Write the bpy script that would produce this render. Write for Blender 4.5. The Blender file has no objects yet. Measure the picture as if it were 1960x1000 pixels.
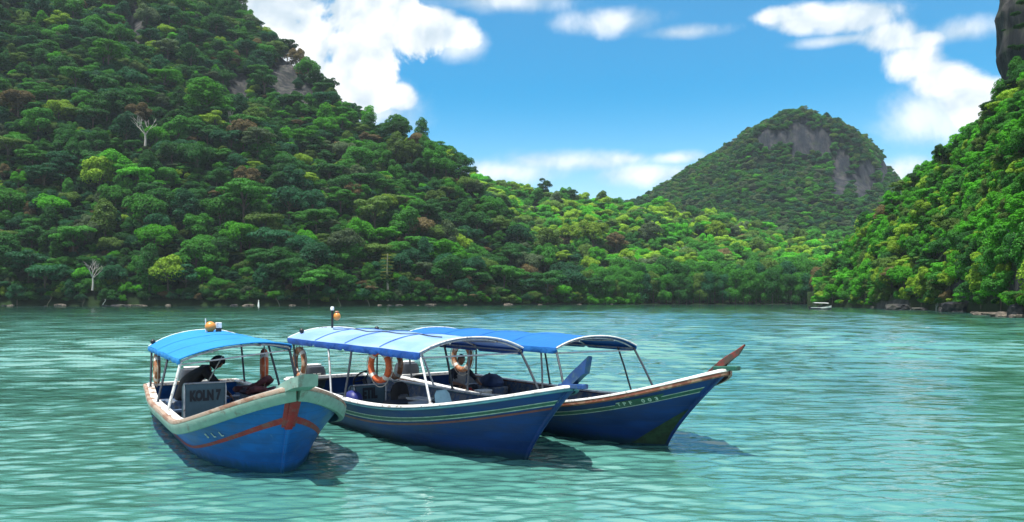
import bpy, bmesh, math, random
import numpy as np
from mathutils import Vector, Matrix, noise as mnoise

random.seed(7)
RNG = np.random.default_rng(11)
S = bpy.context.scene
C = S.collection
PI = math.pi

# ------------------------------------------------------------------ camera
CAM_H, FPX, HORX, HORY = 2.5, 1540.0, 980.0, 572.0      # eye height, focal length and horizon in the photo's pixels
cam_d = bpy.data.cameras.new('camera')
cam_d.sensor_width = 36.0
cam_d.lens = 36.0 * FPX / 1960.0
cam_d.shift_y = (HORY - 500.0) / 1960.0
cam_d.clip_start = 0.1
cam_d.clip_end = 20000
cam = bpy.data.objects.new('camera', cam_d)
cam.location = (0, 0, CAM_H)
cam.rotation_euler = (PI / 2, 0, 0)
C.objects.link(cam)
S.camera = cam

# ------------------------------------------------------------------ sun, sky, exposure
SUN_EL = math.radians(74)
SUN_AZ = math.radians(-140)          # measured from +Y (straight ahead) towards +X
SUN = Vector((math.sin(SUN_AZ) * math.cos(SUN_EL), math.cos(SUN_AZ) * math.cos(SUN_EL), math.sin(SUN_EL)))
sl = bpy.data.lights.new('sun', 'SUN')
sl.energy = 4.0
sl.angle = math.radians(0.5)
sl.color = (1.0, 0.95, 0.86)
so = bpy.data.objects.new('sun', sl)
so.rotation_euler = (-SUN).to_track_quat('-Z', 'Y').to_euler()
so.location = (-200, 200, 400)
C.objects.link(so)

world = bpy.data.worlds.new('World')
S.world = world
world.use_nodes = True
S.view_settings.view_transform = 'Standard'
S.view_settings.look = 'None'
S.view_settings.exposure = 1.05
S.view_settings.gamma = 1.0
S.view_settings.use_curve_mapping = False
S.cycles.use_denoising = True
S.cycles.max_bounces = 6
S.cycles.diffuse_bounces = 3
S.cycles.glossy_bounces = 3
S.cycles.transmission_bounces = 3
S.cycles.transparent_max_bounces = 6
S.cycles.caustics_reflective = False
S.cycles.caustics_refractive = False


class NT:
    """small helper to wire shader nodes"""
    def __init__(self, tree):
        self.t = tree

    def n(self, typ, **kw):
        nd = self.t.nodes.new(typ)
        for k, v in kw.items():
            if k.startswith('i_'):
                nd.inputs[k[2:].replace('_', ' ')].default_value = v
            else:
                setattr(nd, k, v)
        return nd

    def l(self, a, b):
        self.t.links.new(a, b)

    def math(self, op, a, b=None, c=None, clamp=False):
        nd = self.t.nodes.new('ShaderNodeMath')
        nd.operation = op
        nd.use_clamp = clamp
        for i, v in enumerate((a, b, c)):
            if v is None:
                continue
            if isinstance(v, (int, float)):
                nd.inputs[i].default_value = v
            else:
                self.l(v, nd.inputs[i])
        return nd.outputs[0]

    def vmath(self, op, a, b=None):
        nd = self.t.nodes.new('ShaderNodeVectorMath')
        nd.operation = op
        for i, v in enumerate((a, b)):
            if v is None:
                continue
            if isinstance(v, (tuple, list)):
                nd.inputs[i].default_value = v
            else:
                self.l(v, nd.inputs[i])
        return nd.outputs['Value'] if op in ('LENGTH', 'DOT_PRODUCT', 'DISTANCE') else nd.outputs[0]

    def ramp(self, v, a, b, lo=0.0, hi=1.0, smooth=True):
        nd = self.t.nodes.new('ShaderNodeMapRange')
        nd.interpolation_type = 'SMOOTHSTEP' if smooth else 'LINEAR'
        nd.inputs['From Min'].default_value = a
        nd.inputs['From Max'].default_value = b
        nd.inputs['To Min'].default_value = lo
        nd.inputs['To Max'].default_value = hi
        self.l(v, nd.inputs['Value'])
        return nd.outputs[0]

    def mix(self, f, a, b, blend='MIX'):
        nd = self.t.nodes.new('ShaderNodeMix')
        nd.data_type = 'RGBA'
        nd.blend_type = blend
        for sock, v in ((nd.inputs[0], f), (nd.inputs[6], a), (nd.inputs[7], b)):
            if isinstance(v, (int, float)):
                sock.default_value = v
            elif isinstance(v, (tuple, list)):
                sock.default_value = tuple(v) + ((1.0,) if len(v) == 3 else ())
            else:
                self.l(v, sock)
        return nd.outputs[2]


def build_sky():
    t = world.node_tree
    t.nodes.clear()
    k = NT(t)
    sky = k.n('ShaderNodeTexSky', sky_type='NISHITA')
    sky.sun_disc = False
    sky.sun_elevation = SUN_EL
    sky.sun_rotation = SUN_AZ
    sky.altitude = 0
    sky.air_density = 1.0
    sky.dust_density = 0.35
    sky.ozone_density = 3.0
    hsv = k.n('ShaderNodeHueSaturation')
    hsv.inputs['Saturation'].default_value = SKY_SAT
    hsv.inputs['Value'].default_value = SKY_VAL
    hsv.inputs['Hue'].default_value = SKY_HUE
    k.l(sky.outputs[0], hsv.inputs['Color'])
    tc = k.n('ShaderNodeTexCoord')
    d = k.vmath('NORMALIZE', tc.outputs['Generated'])
    sep = k.n('ShaderNodeSeparateXYZ')
    k.l(d, sep.inputs[0])
    az = k.math('ARCTAN2', sep.outputs[0], sep.outputs[1])
    el = k.math('ARCSINE', sep.outputs[2])
    comb = k.n('ShaderNodeCombineXYZ')
    k.l(az, comb.inputs[0])
    k.l(el, comb.inputs[1])
    ae = comb.outputs[0]
    # billows: noise in direction space that frays the outlines
    n1 = k.n('ShaderNodeTexNoise', noise_dimensions='3D')
    n1.inputs['Scale'].default_value = 13.0
    n1.inputs['Detail'].default_value = 9.0
    n1.inputs['Roughness'].default_value = 0.62
    n1.inputs['Distortion'].default_value = 0.35
    k.l(ae, n1.inputs['Vector'])
    n2 = k.n('ShaderNodeTexNoise', noise_dimensions='3D')
    n2.inputs['Scale'].default_value = 34.0
    n2.inputs['Detail'].default_value = 6.0
    n2.inputs['Roughness'].default_value = 0.6
    k.l(ae, n2.inputs['Vector'])
    vor = k.n('ShaderNodeTexVoronoi', feature='SMOOTH_F1')
    vor.inputs['Scale'].default_value = 19.0
    vor.inputs['Smoothness'].default_value = 0.5
    warp = k.vmath('ADD', ae, k.vmath('MULTIPLY', n2.outputs['Color'], (0.03, 0.03, 0.0)))
    k.l(warp, vor.inputs['Vector'])
    puff = k.math('SUBTRACT', 0.62, vor.outputs['Distance'])
    fray = k.math('ADD', k.math('MULTIPLY', k.math('SUBTRACT', n1.outputs['Fac'], 0.5), 1.5),
                  k.math('ADD', k.math('MULTIPLY', k.math('SUBTRACT', n2.outputs['Fac'], 0.5), 0.5), k.math('MULTIPLY', puff, 0.5)))

    def field(blobs):
        out = None
        for (px, py, rx, ry) in blobs:
            a = math.atan((px - HORX) / FPX)
            e = math.atan((HORY - py) / FPX * math.cos(a))
            v = k.vmath('SUBTRACT', ae, (a, e, 0))
            v = k.vmath('MULTIPLY', v, (FPX / rx * math.cos(a) ** 0 * 0.94, FPX / ry, 0))
            f = k.math('SUBTRACT', 1.0, k.vmath('LENGTH', v))
            out = f if out is None else k.math('SMOOTH_MAX', out, f, 0.25)
        return out
    dense = field(CLOUD_DENSE)
    thin = field(CLOUD_THIN)
    soft = field(CLOUD_SOFT)
    m_soft = k.math('MULTIPLY', k.ramp(k.math('ADD', soft, k.math('MULTIPLY', fray, 0.8)), 0.02, 0.55), 0.92)
    m_dense = k.ramp(k.math('ADD', dense, k.math('MULTIPLY', fray, 1.05)), 0.06, 0.32)
    m_thin = k.math('MULTIPLY', k.ramp(k.math('ADD', thin, k.math('MULTIPLY', fray, 0.8)), -0.05, 1.0), 0.75)
    # the rest of the sky, outside the picture, has scattered clouds, made denser to brighten water and skylight
    n3 = k.n('ShaderNodeTexNoise', noise_dimensions='3D')
    n3.inputs['Scale'].default_value = 3.2
    n3.inputs['Detail'].default_value = 8.0
    n3.inputs['Roughness'].default_value = 0.55
    k.l(d, n3.inputs['Vector'])
    scat = k.math('MULTIPLY', k.ramp(n3.outputs['Fac'], 0.36, 0.56), k.math('MAXIMUM', k.ramp(el, 0.40, 0.55), k.ramp(k.math('ABSOLUTE', az), 0.75, 1.0)))
    scat = k.math('MULTIPLY', scat, k.ramp(el, 0.0, 0.12))
    m = k.math('MAXIMUM', k.math('MAXIMUM', k.math('MAXIMUM', m_dense, m_soft), m_thin), scat)
    # cloud tone: bright billows with greyer bellies
    n1b = k.n('ShaderNodeTexNoise', noise_dimensions='3D')
    n1b.inputs['Scale'].default_value = 13.0
    n1b.inputs['Detail'].default_value = 4.0
    n1b.inputs['Roughness'].default_value = 0.5
    n1b.inputs['Distortion'].default_value = 0.35
    k.l(k.vmath('ADD', ae, (-0.010, 0.022, 0.0)), n1b.inputs['Vector'])
    n1c = k.n('ShaderNodeTexNoise', noise_dimensions='3D')
    n1c.inputs['Scale'].default_value = 13.0
    n1c.inputs['Detail'].default_value = 4.0
    n1c.inputs['Roughness'].default_value = 0.5
    n1c.inputs['Distortion'].default_value = 0.35
    k.l(ae, n1c.inputs['Vector'])
    relief = k.math('SUBTRACT', n1c.outputs['Fac'], n1b.outputs['Fac'])
    tone = k.ramp(k.math('ADD', k.math('MULTIPLY', relief, 2.6), k.math('ADD', k.math('MULTIPLY', puff, 0.5), k.math('MULTIPLY', fray, 0.35))), -0.50, 0.60)
    ccol = k.mix(tone, (2.2, 2.65, 3.0), CLOUD_WHITE)
    pale = k.math('MULTIPLY', k.math('SUBTRACT', 1.0, k.ramp(el, 0.02, 0.26)), 0.72)
    skyc = k.mix(pale, hsv.outputs[0], (3.3, 4.15, 4.75))
    col = k.mix(m, skyc, ccol)
    bg = k.n('ShaderNodeBackground')
    bg.inputs['Strength'].default_value = 0.14
    k.l(col, bg.inputs['Color'])
    out = k.n('ShaderNodeOutputWorld')
    k.l(bg.outputs[0], out.inputs[0])
    world.cycles.sampling_method = 'MANUAL'
    world.cycles.sample_map_resolution = 1024


SKY_SAT, SKY_VAL, SKY_HUE = 1.78, 0.60, 0.485
CLOUD_WHITE = (4.6, 4.55, 4.5)
CLOUD_DENSE = [(560, 90, 80, 75), (625, 165, 75, 60), (690, 105, 70, 85), (720, 35, 120, 65), (805, 60, 75, 55), (695, 190, 55, 40),
               (530, 5, 100, 50), (662, 20, 40, 35)]
CLOUD_SOFT = [(765, 188, 36, 30), (868, 72, 52, 30), (840, 50, 70, 50), (1540, 36, 75, 32), (1635, 34, 100, 36), (1700, 70, 70, 36), (1750, 118, 62, 40), (1805, 150, 62, 44), (1862, 190, 66, 46), (1905, 205, 65, 54), (1490, 30, 45, 20), (1760, 78, 60, 20)]
CLOUD_THIN = [(870, 85, 60, 40), (950, 5, 190, 24), (1170, 40, 120, 30), (1310, 62, 90, 18), (1090, 310, 190, 28), (1190, 305, 60, 14), (960, 330, 160, 30), (1290, 303, 60, 16),
              (1800, 215, 110, 60), (1840, 60, 70, 26), (1730, 330, 90, 30), (700, 215, 120, 70), (1240, 335, 130, 28), (1620, 75, 120, 14)]
build_sky()

# ------------------------------------------------------------------ helpers: materials


def new_mat(name):
    m = bpy.data.materials.new(name)
    m.use_nodes = True
    t = m.node_tree
    t.nodes.clear()
    k = NT(t)
    out = k.n('ShaderNodeOutputMaterial')
    return m, k, out


def paint(name, col, rough=0.5, var=0.18, scale=6.0, wear=None, wear_amt=0.0, wear_scale=9.0, bump=0.0, bump_scale=30.0, metal=0.0, spec=0.5, trans=0.0, stretch=(1, 1, 1)):
    """a painted or plain surface: base colour with mottling, optional worn patches and fine relief"""
    m, k, out = new_mat(name)
    b = k.n('ShaderNodeBsdfPrincipled')
    tc = k.n('ShaderNodeTexCoord')
    vec = k.vmath('MULTIPLY', tc.outputs['Object'], stretch)
    nz = k.n('ShaderNodeTexNoise')
    nz.inputs['Scale'].default_value = scale
    nz.inputs['Detail'].default_value = 6
    nz.inputs['Roughness'].default_value = 0.62
    k.l(vec, nz.inputs['Vector'])
    f = k.ramp(nz.outputs['Fac'], 0.3, 0.7, 1 - var, 1 + var)
    c = k.mix(1.0, col, k.n('ShaderNodeCombineColor').outputs[0], 'MIX')
    mul = k.t.nodes.new('ShaderNodeVectorMath')
    mul.operation = 'SCALE'
    mul.inputs[0].default_value = col
    k.l(f, mul.inputs['Scale'])
    c = mul.outputs[0]
    if wear is not None:
        nw = k.n('ShaderNodeTexNoise')
        nw.inputs['Scale'].default_value = wear_scale
        nw.inputs['Detail'].default_value = 8
        nw.inputs['Roughness'].default_value = 0.7
        k.l(vec, nw.inputs['Vector'])
        wm = k.ramp(nw.outputs['Fac'], 0.62 - 0.3 * wear_amt, 0.72 - 0.3 * wear_amt)
        c = k.mix(wm, c, wear)
    k.l(c, b.inputs['Base Color'])
    b.inputs['Roughness'].default_value = rough
    b.inputs['Metallic'].default_value = metal
    b.inputs['Specular IOR Level'].default_value = spec
    if trans:
        pass
    if bump:
        nb = k.n('ShaderNodeTexNoise')
        nb.inputs['Scale'].default_value = bump_scale
        nb.inputs['Detail'].default_value = 5
        k.l(vec, nb.inputs['Vector'])
        bp = k.n('ShaderNodeBump')
        bp.inputs['Strength'].default_value = bump
        bp.inputs['Distance'].default_value = 0.02
        k.l(nb.outputs['Fac'], bp.inputs['Height'])
        k.l(bp.outputs[0], b.inputs['Normal'])
    k.l(b.outputs[0], out.inputs[0])
    return m


def fabric(name, col, fade_or_sheen=None, fade_or_sheen_amt=0.5, trans=0.25, rough=0.55, sheen=0.0):
    """awning cloth: some light comes through, colour paled in patches by bleaching or painted sheen, creased"""
    m, k, out = new_mat(name)
    tc = k.n('ShaderNodeTexCoord')
    nz = k.n('ShaderNodeTexNoise')
    nz.inputs['Scale'].default_value = 1.1
    nz.inputs['Detail'].default_value = 5
    k.l(k.vmath('MULTIPLY', tc.outputs['Object'], (0.5, 1.3, 1.0)), nz.inputs['Vector'])
    c = k.mix(k.ramp(nz.outputs['Fac'], 0.35, 0.65, max(0, fade_or_sheen_amt - 0.25), min(1, fade_or_sheen_amt + 0.25)), col, fade_or_sheen or col)
    nb = k.n('ShaderNodeTexNoise')
    nb.inputs['Scale'].default_value = 5
    nb.inputs['Detail'].default_value = 4
    k.l(k.vmath('MULTIPLY', tc.outputs['Object'], (1.0, 0.35, 1.0)), nb.inputs['Vector'])
    bp = k.n('ShaderNodeBump')
    bp.inputs['Strength'].default_value = 0.9
    bp.inputs['Distance'].default_value = 0.05
    k.l(nb.outputs['Fac'], bp.inputs['Height'])
    b = k.n('ShaderNodeBsdfPrincipled')
    k.l(c, b.inputs['Base Color'])
    k.l(bp.outputs[0], b.inputs['Normal'])
    b.inputs['Roughness'].default_value = rough
    tr = k.n('ShaderNodeBsdfTranslucent')
    k.l(c, tr.inputs['Color'])
    ms = k.n('ShaderNodeMixShader')
    ms.inputs[0].default_value = trans
    k.l(b.outputs[0], ms.inputs[1])
    k.l(tr.outputs[0], ms.inputs[2])
    k.l(ms.outputs[0], out.inputs[0])
    return m


def foliage_mat(name, source):
    """leaves: tint comes from the tree (object colour or instance attribute), each leaf differs a little"""
    m, k, out = new_mat(name)
    if source == 'object':
        tint = k.n('ShaderNodeObjectInfo').outputs['Color']
    else:
        at = k.n('ShaderNodeAttribute', attribute_type='INSTANCER', attribute_name='tint')
        tint = at.outputs['Color']
    geo = k.n('ShaderNodeNewGeometry')
    v = k.ramp(geo.outputs['Random Per Island'], 0, 1, 0.62, 1.45, smooth=False)
    sc = k.t.nodes.new('ShaderNodeVectorMath')
    sc.operation = 'SCALE'
    k.l(tint, sc.inputs[0])
    k.l(v, sc.inputs['Scale'])
    df = k.n('ShaderNodeBsdfPrincipled')
    df.inputs['Roughness'].default_value = 0.55
    df.inputs['Specular IOR Level'].default_value = 0.10
    k.l(sc.outputs[0], df.inputs['Base Color'])
    tr = k.n('ShaderNodeBsdfTranslucent')
    tcol = k.mix(1.0, sc.outputs[0], (1.25, 1.35, 0.5), 'MULTIPLY')
    k.l(tcol, tr.inputs['Color'])
    ms = k.n('ShaderNodeMixShader')
    ms.inputs[0].default_value = 0.34
    k.l(df.outputs[0], ms.inputs[1])
    k.l(tr.outputs[0], ms.inputs[2])
    k.l(ms.outputs[0], out.inputs[0])
    return m


def rock_mat(name, dark, light, streak=1.0, scale=0.12):
    m, k, out = new_mat(name)
    tc = k.n('ShaderNodeTexCoord')
    n1 = k.n('ShaderNodeTexNoise')
    n1.inputs['Scale'].default_value = scale
    n1.inputs['Detail'].default_value = 9
    n1.inputs['Roughness'].default_value = 0.68
    k.l(k.vmath('MULTIPLY', tc.outputs['Object'], (2.2, 2.2, 0.5)), n1.inputs['Vector'])
    n2 = k.n('ShaderNodeTexNoise')
    n2.inputs['Scale'].default_value = scale * 3
    n2.inputs['Detail'].default_value = 7
    k.l(tc.outputs['Object'], n2.inputs['Vector'])
    c = k.mix(k.ramp(n1.outputs['Fac'], 0.42, 0.68), dark, light)
    c = k.mix(k.ramp(n2.outputs['Fac'], 0.5, 0.75, 0, 0.6), c, (0.035, 0.05, 0.022))
    b = k.n('ShaderNodeBsdfPrincipled')
    b.inputs['Roughness'].default_value = 0.9
    b.inputs['Specular IOR Level'].default_value = 0.2
    k.l(c, b.inputs['Base Color'])
    bp = k.n('ShaderNodeBump')
    bp.inputs['Strength'].default_value = 1.0
    bp.inputs['Distance'].default_value = 0.25 / scale * 0.4
    k.l(n1.outputs['Fac'], bp.inputs['Height'])
    k.l(bp.outputs[0], b.inputs['Normal'])
    k.l(b.outputs[0], out.inputs[0])
    return m


# ------------------------------------------------------------------ helpers: mesh building

class MB:
    def __init__(self):
        self.v, self.f, self.mi = [], [], []

    def add(self, verts, faces, mi=0):
        o = len(self.v)
        self.v.extend([tuple(map(float, p)) for p in verts])
        for f in faces:
            self.f.append(tuple(i + o for i in f))
            self.mi.append(mi)
        return self

    def box(self, c, size, rz=0.0, ry=0.0, rx=0.0, mi=0, taper=1.0, bevel=0.12):
        """box with cut edges (an octagon-like chamfer round its plan)"""
        sx, sy, sz = (s / 2 for s in size)
        b = bevel * min(sx, sy)
        b2 = bevel * min(sx, sy, sz)
        M = Matrix.Translation(c) @ Matrix.Rotation(rz, 4, 'Z') @ Matrix.Rotation(ry, 4, 'Y') @ Matrix.Rotation(rx, 4, 'X')

        def ring(z, ins, tp):
            x, y = (sx - ins) * tp, (sy - ins) * tp
            return [(-x + b, -y, z), (x - b, -y, z), (x, -y + b, z), (x, y - b, z), (x - b, y, z), (-x + b, y, z), (-x, y - b, z), (-x, -y + b, z)]
        rings = [ring(-sz, b2, 1), ring(-sz + b2, 0, 1), ring(sz - b2, 0, taper), ring(sz, b2, taper)]
        vs = [M @ Vector(p) for r in rings for p in r]
        fs = []
        for r in range(3):
            for i in range(8):
                j = (i + 1) % 8
                fs.append((r * 8 + i, r * 8 + j, r * 8 + 8 + j, r * 8 + 8 + i))
        fs.append(tuple(reversed(range(8))))
        fs.append(tuple(range(24, 32)))
        return self.add(vs, fs, mi)

    def loft(self, rings, mi=0, close=True, cap0=True, cap1=True):
        n = len(rings[0])
        vs = [p for r in rings for p in r]
        fs = []
        for r in range(len(rings) - 1):
            for i in range(n if close else n - 1):
                j = (i + 1) % n
                fs.append((r * n + i, r * n + j, (r + 1) * n + j, (r + 1) * n + i))
        if close and cap0:
            fs.append(tuple(reversed(range(n))))
        if close and cap1:
            fs.append(tuple(range((len(rings) - 1) * n, len(rings) * n)))
        return self.add(vs, fs, mi)

    def tube(self, pts, rad, n=8, mi=0, closed=False):
        pts = [Vector(p) for p in pts]
        if not isinstance(rad, (list, tuple)):
            rad = [rad] * len(pts)
        rings = []
        prev = None
        m = len(pts)
        for i, p in enumerate(pts):
            if closed:
                d = pts[(i + 1) % m] - pts[i - 1]
            else:
                d = pts[min(i + 1, m - 1)] - pts[max(i - 1, 0)]
            d.normalize()
            if prev is None:
                a = Vector((0, 0, 1)) if abs(d.z) < 0.9 else Vector((1, 0, 0))
                u = d.cross(a).normalized()
            else:
                u = (prev - d * prev.dot(d)).normalized()
            prev = u
            w = d.cross(u)
            rings.append([p + (u * math.cos(2 * PI * j / n) + w * math.sin(2 * PI * j / n)) * rad[i] for j in range(n)])
        if closed:
            rings.append(rings[0])
            return self.loft(rings, mi, cap0=False, cap1=False)
        return self.loft(rings, mi)

    def lathe(self, prof, c=(0, 0, 0), n=16, mi=0, M=None):
        M = M or Matrix.Identity(4)
        rings = [[M @ (Vector(c) + Vector((r * math.cos(2 * PI * j / n), r * math.sin(2 * PI * j / n), z))) for j in range(n)] for r, z in prof]
        return self.loft(rings, mi)

    def ball(self, c, r, n=12, m=8, mi=0, sc=(1, 1, 1)):
        prof = [(max(1e-3, math.sin(PI * i / m)) * r, -math.cos(PI * i / m) * r) for i in range(m + 1)]
        M = Matrix.Translation(c) @ Matrix.Diagonal((sc[0], sc[1], sc[2], 1))
        return self.lathe(prof, (0, 0, 0), n, mi, M)

    def mesh(self, name, mats, smooth=False):
        me = bpy.data.meshes.new(name)
        me.from_pydata(self.v, [], self.f)
        for m in (mats if isinstance(mats, (list, tuple)) else [mats]):
            me.materials.append(m)
        me.polygons.foreach_set('material_index', self.mi)
        if smooth:
            me.polygons.foreach_set('use_smooth', [True] * len(self.f))
        me.update()
        return me

    def build(self, name, mats, parent=None, smooth=False, fix=True):
        me = self.mesh(name, mats, smooth)
        if fix:
            bm = bmesh.new()
            bm.from_mesh(me)
            bmesh.ops.remove_doubles(bm, verts=bm.verts, dist=1e-5)
            bmesh.ops.recalc_face_normals(bm, faces=bm.faces)
            bm.to_mesh(me)
            bm.free()
            if smooth:
                me.polygons.foreach_set('use_smooth', [True] * len(me.polygons))
                try:
                    me.set_sharp_from_angle(angle=math.radians(38))
                except Exception:
                    pass
        o = bpy.data.objects.new(name, me)
        C.objects.link(o)
        if parent is not None:
            o.parent = parent
        return o


def tag(o, label=None, cat=None, group=None, kind=None):
    if label:
        o['label'] = label
    if cat:
        o['category'] = cat
    if group:
        o['group'] = group
    if kind:
        o['kind'] = kind
    return o


def empty(name, loc=(0, 0, 0), rz=0.0, parent=None):
    o = bpy.data.objects.new(name, None)
    o.empty_display_size = 0.3
    o.location = loc
    o.rotation_euler = (0, 0, rz)
    C.objects.link(o)
    if parent is not None:
        o.parent = parent
    return o


def np_mesh(name, verts, faces, mats, smooth=False, mi=None):
    me = bpy.data.meshes.new(name)
    verts = np.asarray(verts, dtype=np.float32)
    faces = np.asarray(faces, dtype=np.int32)
    n = faces.shape[1]
    me.vertices.add(len(verts))
    me.vertices.foreach_set('co', verts.ravel())
    me.loops.add(faces.size)
    me.loops.foreach_set('vertex_index', faces.ravel())
    me.polygons.add(len(faces))
    me.polygons.foreach_set('loop_start', np.arange(0, faces.size, n, dtype=np.int32))
    me.polygons.foreach_set('loop_total', np.full(len(faces), n, dtype=np.int32))
    for m in mats:
        me.materials.append(m)
    if mi is not None:
        me.polygons.foreach_set('material_index', np.asarray(mi, dtype=np.int32))
    if smooth:
        me.polygons.foreach_set('use_smooth', np.ones(len(faces), dtype=bool))
    me.update(calc_edges=True)
    return me


def text_mesh(body, size, mat, name, bold=0.0):
    cu = bpy.data.curves.new('lettering', 'FONT')
    cu.body = body
    cu.size = size
    cu.extrude = 0.002
    cu.offset = bold
    cu.align_x = 'CENTER'
    cu.align_y = 'CENTER'
    o = bpy.data.objects.new('lettering_source', cu)
    C.objects.link(o)
    dg = bpy.context.evaluated_depsgraph_get()
    me = bpy.data.meshes.new_from_object(o.evaluated_get(dg))
    C.objects.unlink(o)
    bpy.data.objects.remove(o)
    me.name = name
    me.materials.clear()
    me.materials.append(mat)
    return me


def px_world(px, py, d):
    return Vector(((px - HORX) * d / FPX, d, CAM_H - (py - HORY) * d / FPX))


def interp(tab, x):
    xs = [a for a, b in tab]
    ys = [b for a, b in tab]
    return np.interp(x, xs, ys)


# ------------------------------------------------------------------ water

def make_water():
    m, k, out = new_mat('water_surface')
    tc = k.n('ShaderNodeTexCoord')
    pos = tc.outputs['Object']
    nz = k.n('ShaderNodeTexNoise')
    nz.inputs['Scale'].default_value = 0.07
    nz.inputs['Detail'].default_value = 4
    k.l(pos, nz.inputs['Vector'])
    c = k.mix(k.ramp(nz.outputs['Fac'], 0.3, 0.7), WATER_A, WATER_B)
    h = None
    for sc, st, w in ((1.2, (0.30, 1.9, 1), 0.045), (3.4, (0.30, 1.8, 1), 0.020), (9.0, (0.35, 1.6, 1), 0.008)):
        n = k.n('ShaderNodeTexNoise')
        n.inputs['Scale'].default_value = sc
        n.inputs['Detail'].default_value = 3
        n.inputs['Roughness'].default_value = 0.5
        n.inputs['Distortion'].default_value = 0.4
        k.l(k.vmath('MULTIPLY', pos, st), n.inputs['Vector'])
        v = k.math('MULTIPLY', n.outputs['Fac'], w)
        h = v if h is None else k.math('ADD', h, v)
    bp = k.n('ShaderNodeBump')
    bp.inputs['Strength'].default_value = 1.0
    bp.inputs['Distance'].default_value = WATER_BUMP
    k.l(h, bp.inputs['Height'])
    # light scattered back from the turbid water crosses the surface twice, so it fades towards grazing view faster than the mirror grows
    fr = k.n('ShaderNodeFresnel')
    fr.inputs['IOR'].default_value = WATER_IOR
    k.l(bp.outputs[0], fr.inputs['Normal'])
    rf = fr.outputs[0]
    tr = k.math('POWER', k.math('SUBTRACT', 1.0, rf), 2.0)
    df = k.n('ShaderNodeBsdfDiffuse')
    scl = k.t.nodes.new('ShaderNodeVectorMath')
    scl.operation = 'SCALE'
    k.l(c, scl.inputs[0])
    k.l(tr, scl.inputs['Scale'])
    k.l(scl.outputs[0], df.inputs['Color'])
    gl = k.n('ShaderNodeBsdfGlossy')
    gl.inputs['Roughness'].default_value = 0.06
    k.l(rf, gl.inputs['Color'])
    k.l(bp.outputs[0], gl.inputs['Normal'])
    ad = k.n('ShaderNodeAddShader')
    k.l(df.outputs[0], ad.inputs[0])
    k.l(gl.outputs[0], ad.inputs[1])
    k.l(ad.outputs[0], out.inputs[0])
    # wave field: a sum of many small wind waves on a fan-shaped sheet, finer near the viewer
    na, nr = 430, 1650
    a = np.linspace(math.radians(-50), math.radians(50), na)
    r = np.exp(np.linspace(math.log(5.2), math.log(1500.0), nr))
    A, R = np.meshgrid(a, r)
    X, Y = R * np.sin(A), R * np.cos(A)
    Z = np.zeros_like(X)
    DX = np.zeros_like(X)
    rng = np.random.default_rng(3)
    dr = R * (math.log(1500 / 5.2) / nr)
    for i in range(70):
        lam = 0.10 * (3.0 / 0.10) ** (rng.random() ** 1.35)
        th = math.radians(-93 + 15 * rng.normal() * (0.8 if lam > 0.8 else 1.2))
        kk = 2 * PI / lam
        ph = rng.random() * 2 * PI
        amp = WAVE_STEEP * lam / (2 * PI) * (0.7 + 0.6 * rng.random())
        amp = amp * (0.62 + 0.38 * np.clip((R - 9.0) / 18.0, 0, 1))
        if lam > 0.6:      # the longer ripples run in the open water beyond the moored boats
            q = np.clip((R - 12.0) / 38.0, 0, 1)
            amp = amp * (0.30 + 1.1 * q * q * (3 - 2 * q))
        arg = kk * (X * math.cos(th) + Y * math.sin(th)) + ph
        # groups: each train comes and goes over the surface
        g = 0.6 + 0.4 * np.sin(X * 0.23 * rng.normal() + Y * 0.17 * rng.normal() + rng.random() * 6.3)
        lod = np.clip((lam / np.maximum(dr, 1e-6) - 2.5) / 3.0, 0, 1)
        Z += amp * g * lod * (np.sin(arg) + 0.22 * np.cos(2 * arg))
    verts = np.stack([X.ravel(), Y.ravel(), Z.ravel()], 1)
    idx = np.arange(na * nr).reshape(nr, na)
    f = np.stack([idx[:-1, :-1].ravel(), idx[:-1, 1:].ravel(), idx[1:, 1:].ravel(), idx[1:, :-1].ravel()], 1)
    me = np_mesh('water', verts, f, [m], smooth=True)
    o = bpy.data.objects.new('water', me)
    C.objects.link(o)
    tag(o, 'turquoise rippled bay water in front of the forested hills', kind='structure')
    # the bay floor, below the water and out to the horizon
    mb = MB()
    ring = []
    for (rr, z) in ((0.5, -1.6), (80, -2.0), (600, -4.0), (1600, -4.0)):
        ring.append([(rr * math.cos(2 * PI * j / 48), rr * math.sin(2 * PI * j / 48), z) for j in range(48)])
    mb.loft(ring, cap1=False)
    s = mb.build('ground', paint('bay_floor', (0.16, 0.22, 0.17), 0.9, scale=0.3), fix=True)
    tag(s, 'sandy bay floor under the water', kind='structure')


WATER_IOR = 2.0
WATER_A, WATER_B = (0.066, 0.235, 0.200), (0.105, 0.315, 0.275)
WATER_BUMP = 0.7
WAVE_STEEP = 0.068
make_water()

# ------------------------------------------------------------------ hills

M_FLOOR = paint('forest_floor', (0.010, 0.022, 0.007), 0.95, var=0.5, scale=0.25, bump=1.0, bump_scale=0.8, spec=0.1)
M_ROCK = rock_mat('limestone_cliff', (0.012, 0.015, 0.019), (0.075, 0.07, 0.068))
M_ROCK2 = rock_mat('far_limestone', (0.010, 0.014, 0.022), (0.055, 0.052, 0.055), scale=0.07)
M_SHORE = rock_mat('shore_rock', (0.05, 0.045, 0.04), (0.20, 0.17, 0.14), scale=0.9)


def lumps(x, y, seed, wl):
    g = np.random.default_rng(seed)
    z = np.zeros_like(x)
    for i in range(14):
        w = wl * (0.5 + 1.2 * g.random())
        th = g.random() * PI * 2
        z += np.sin(2 * PI / w * (x * math.cos(th) + y * math.sin(th)) + g.random() * 6.3)
    return z / 14 ** 0.5


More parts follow.
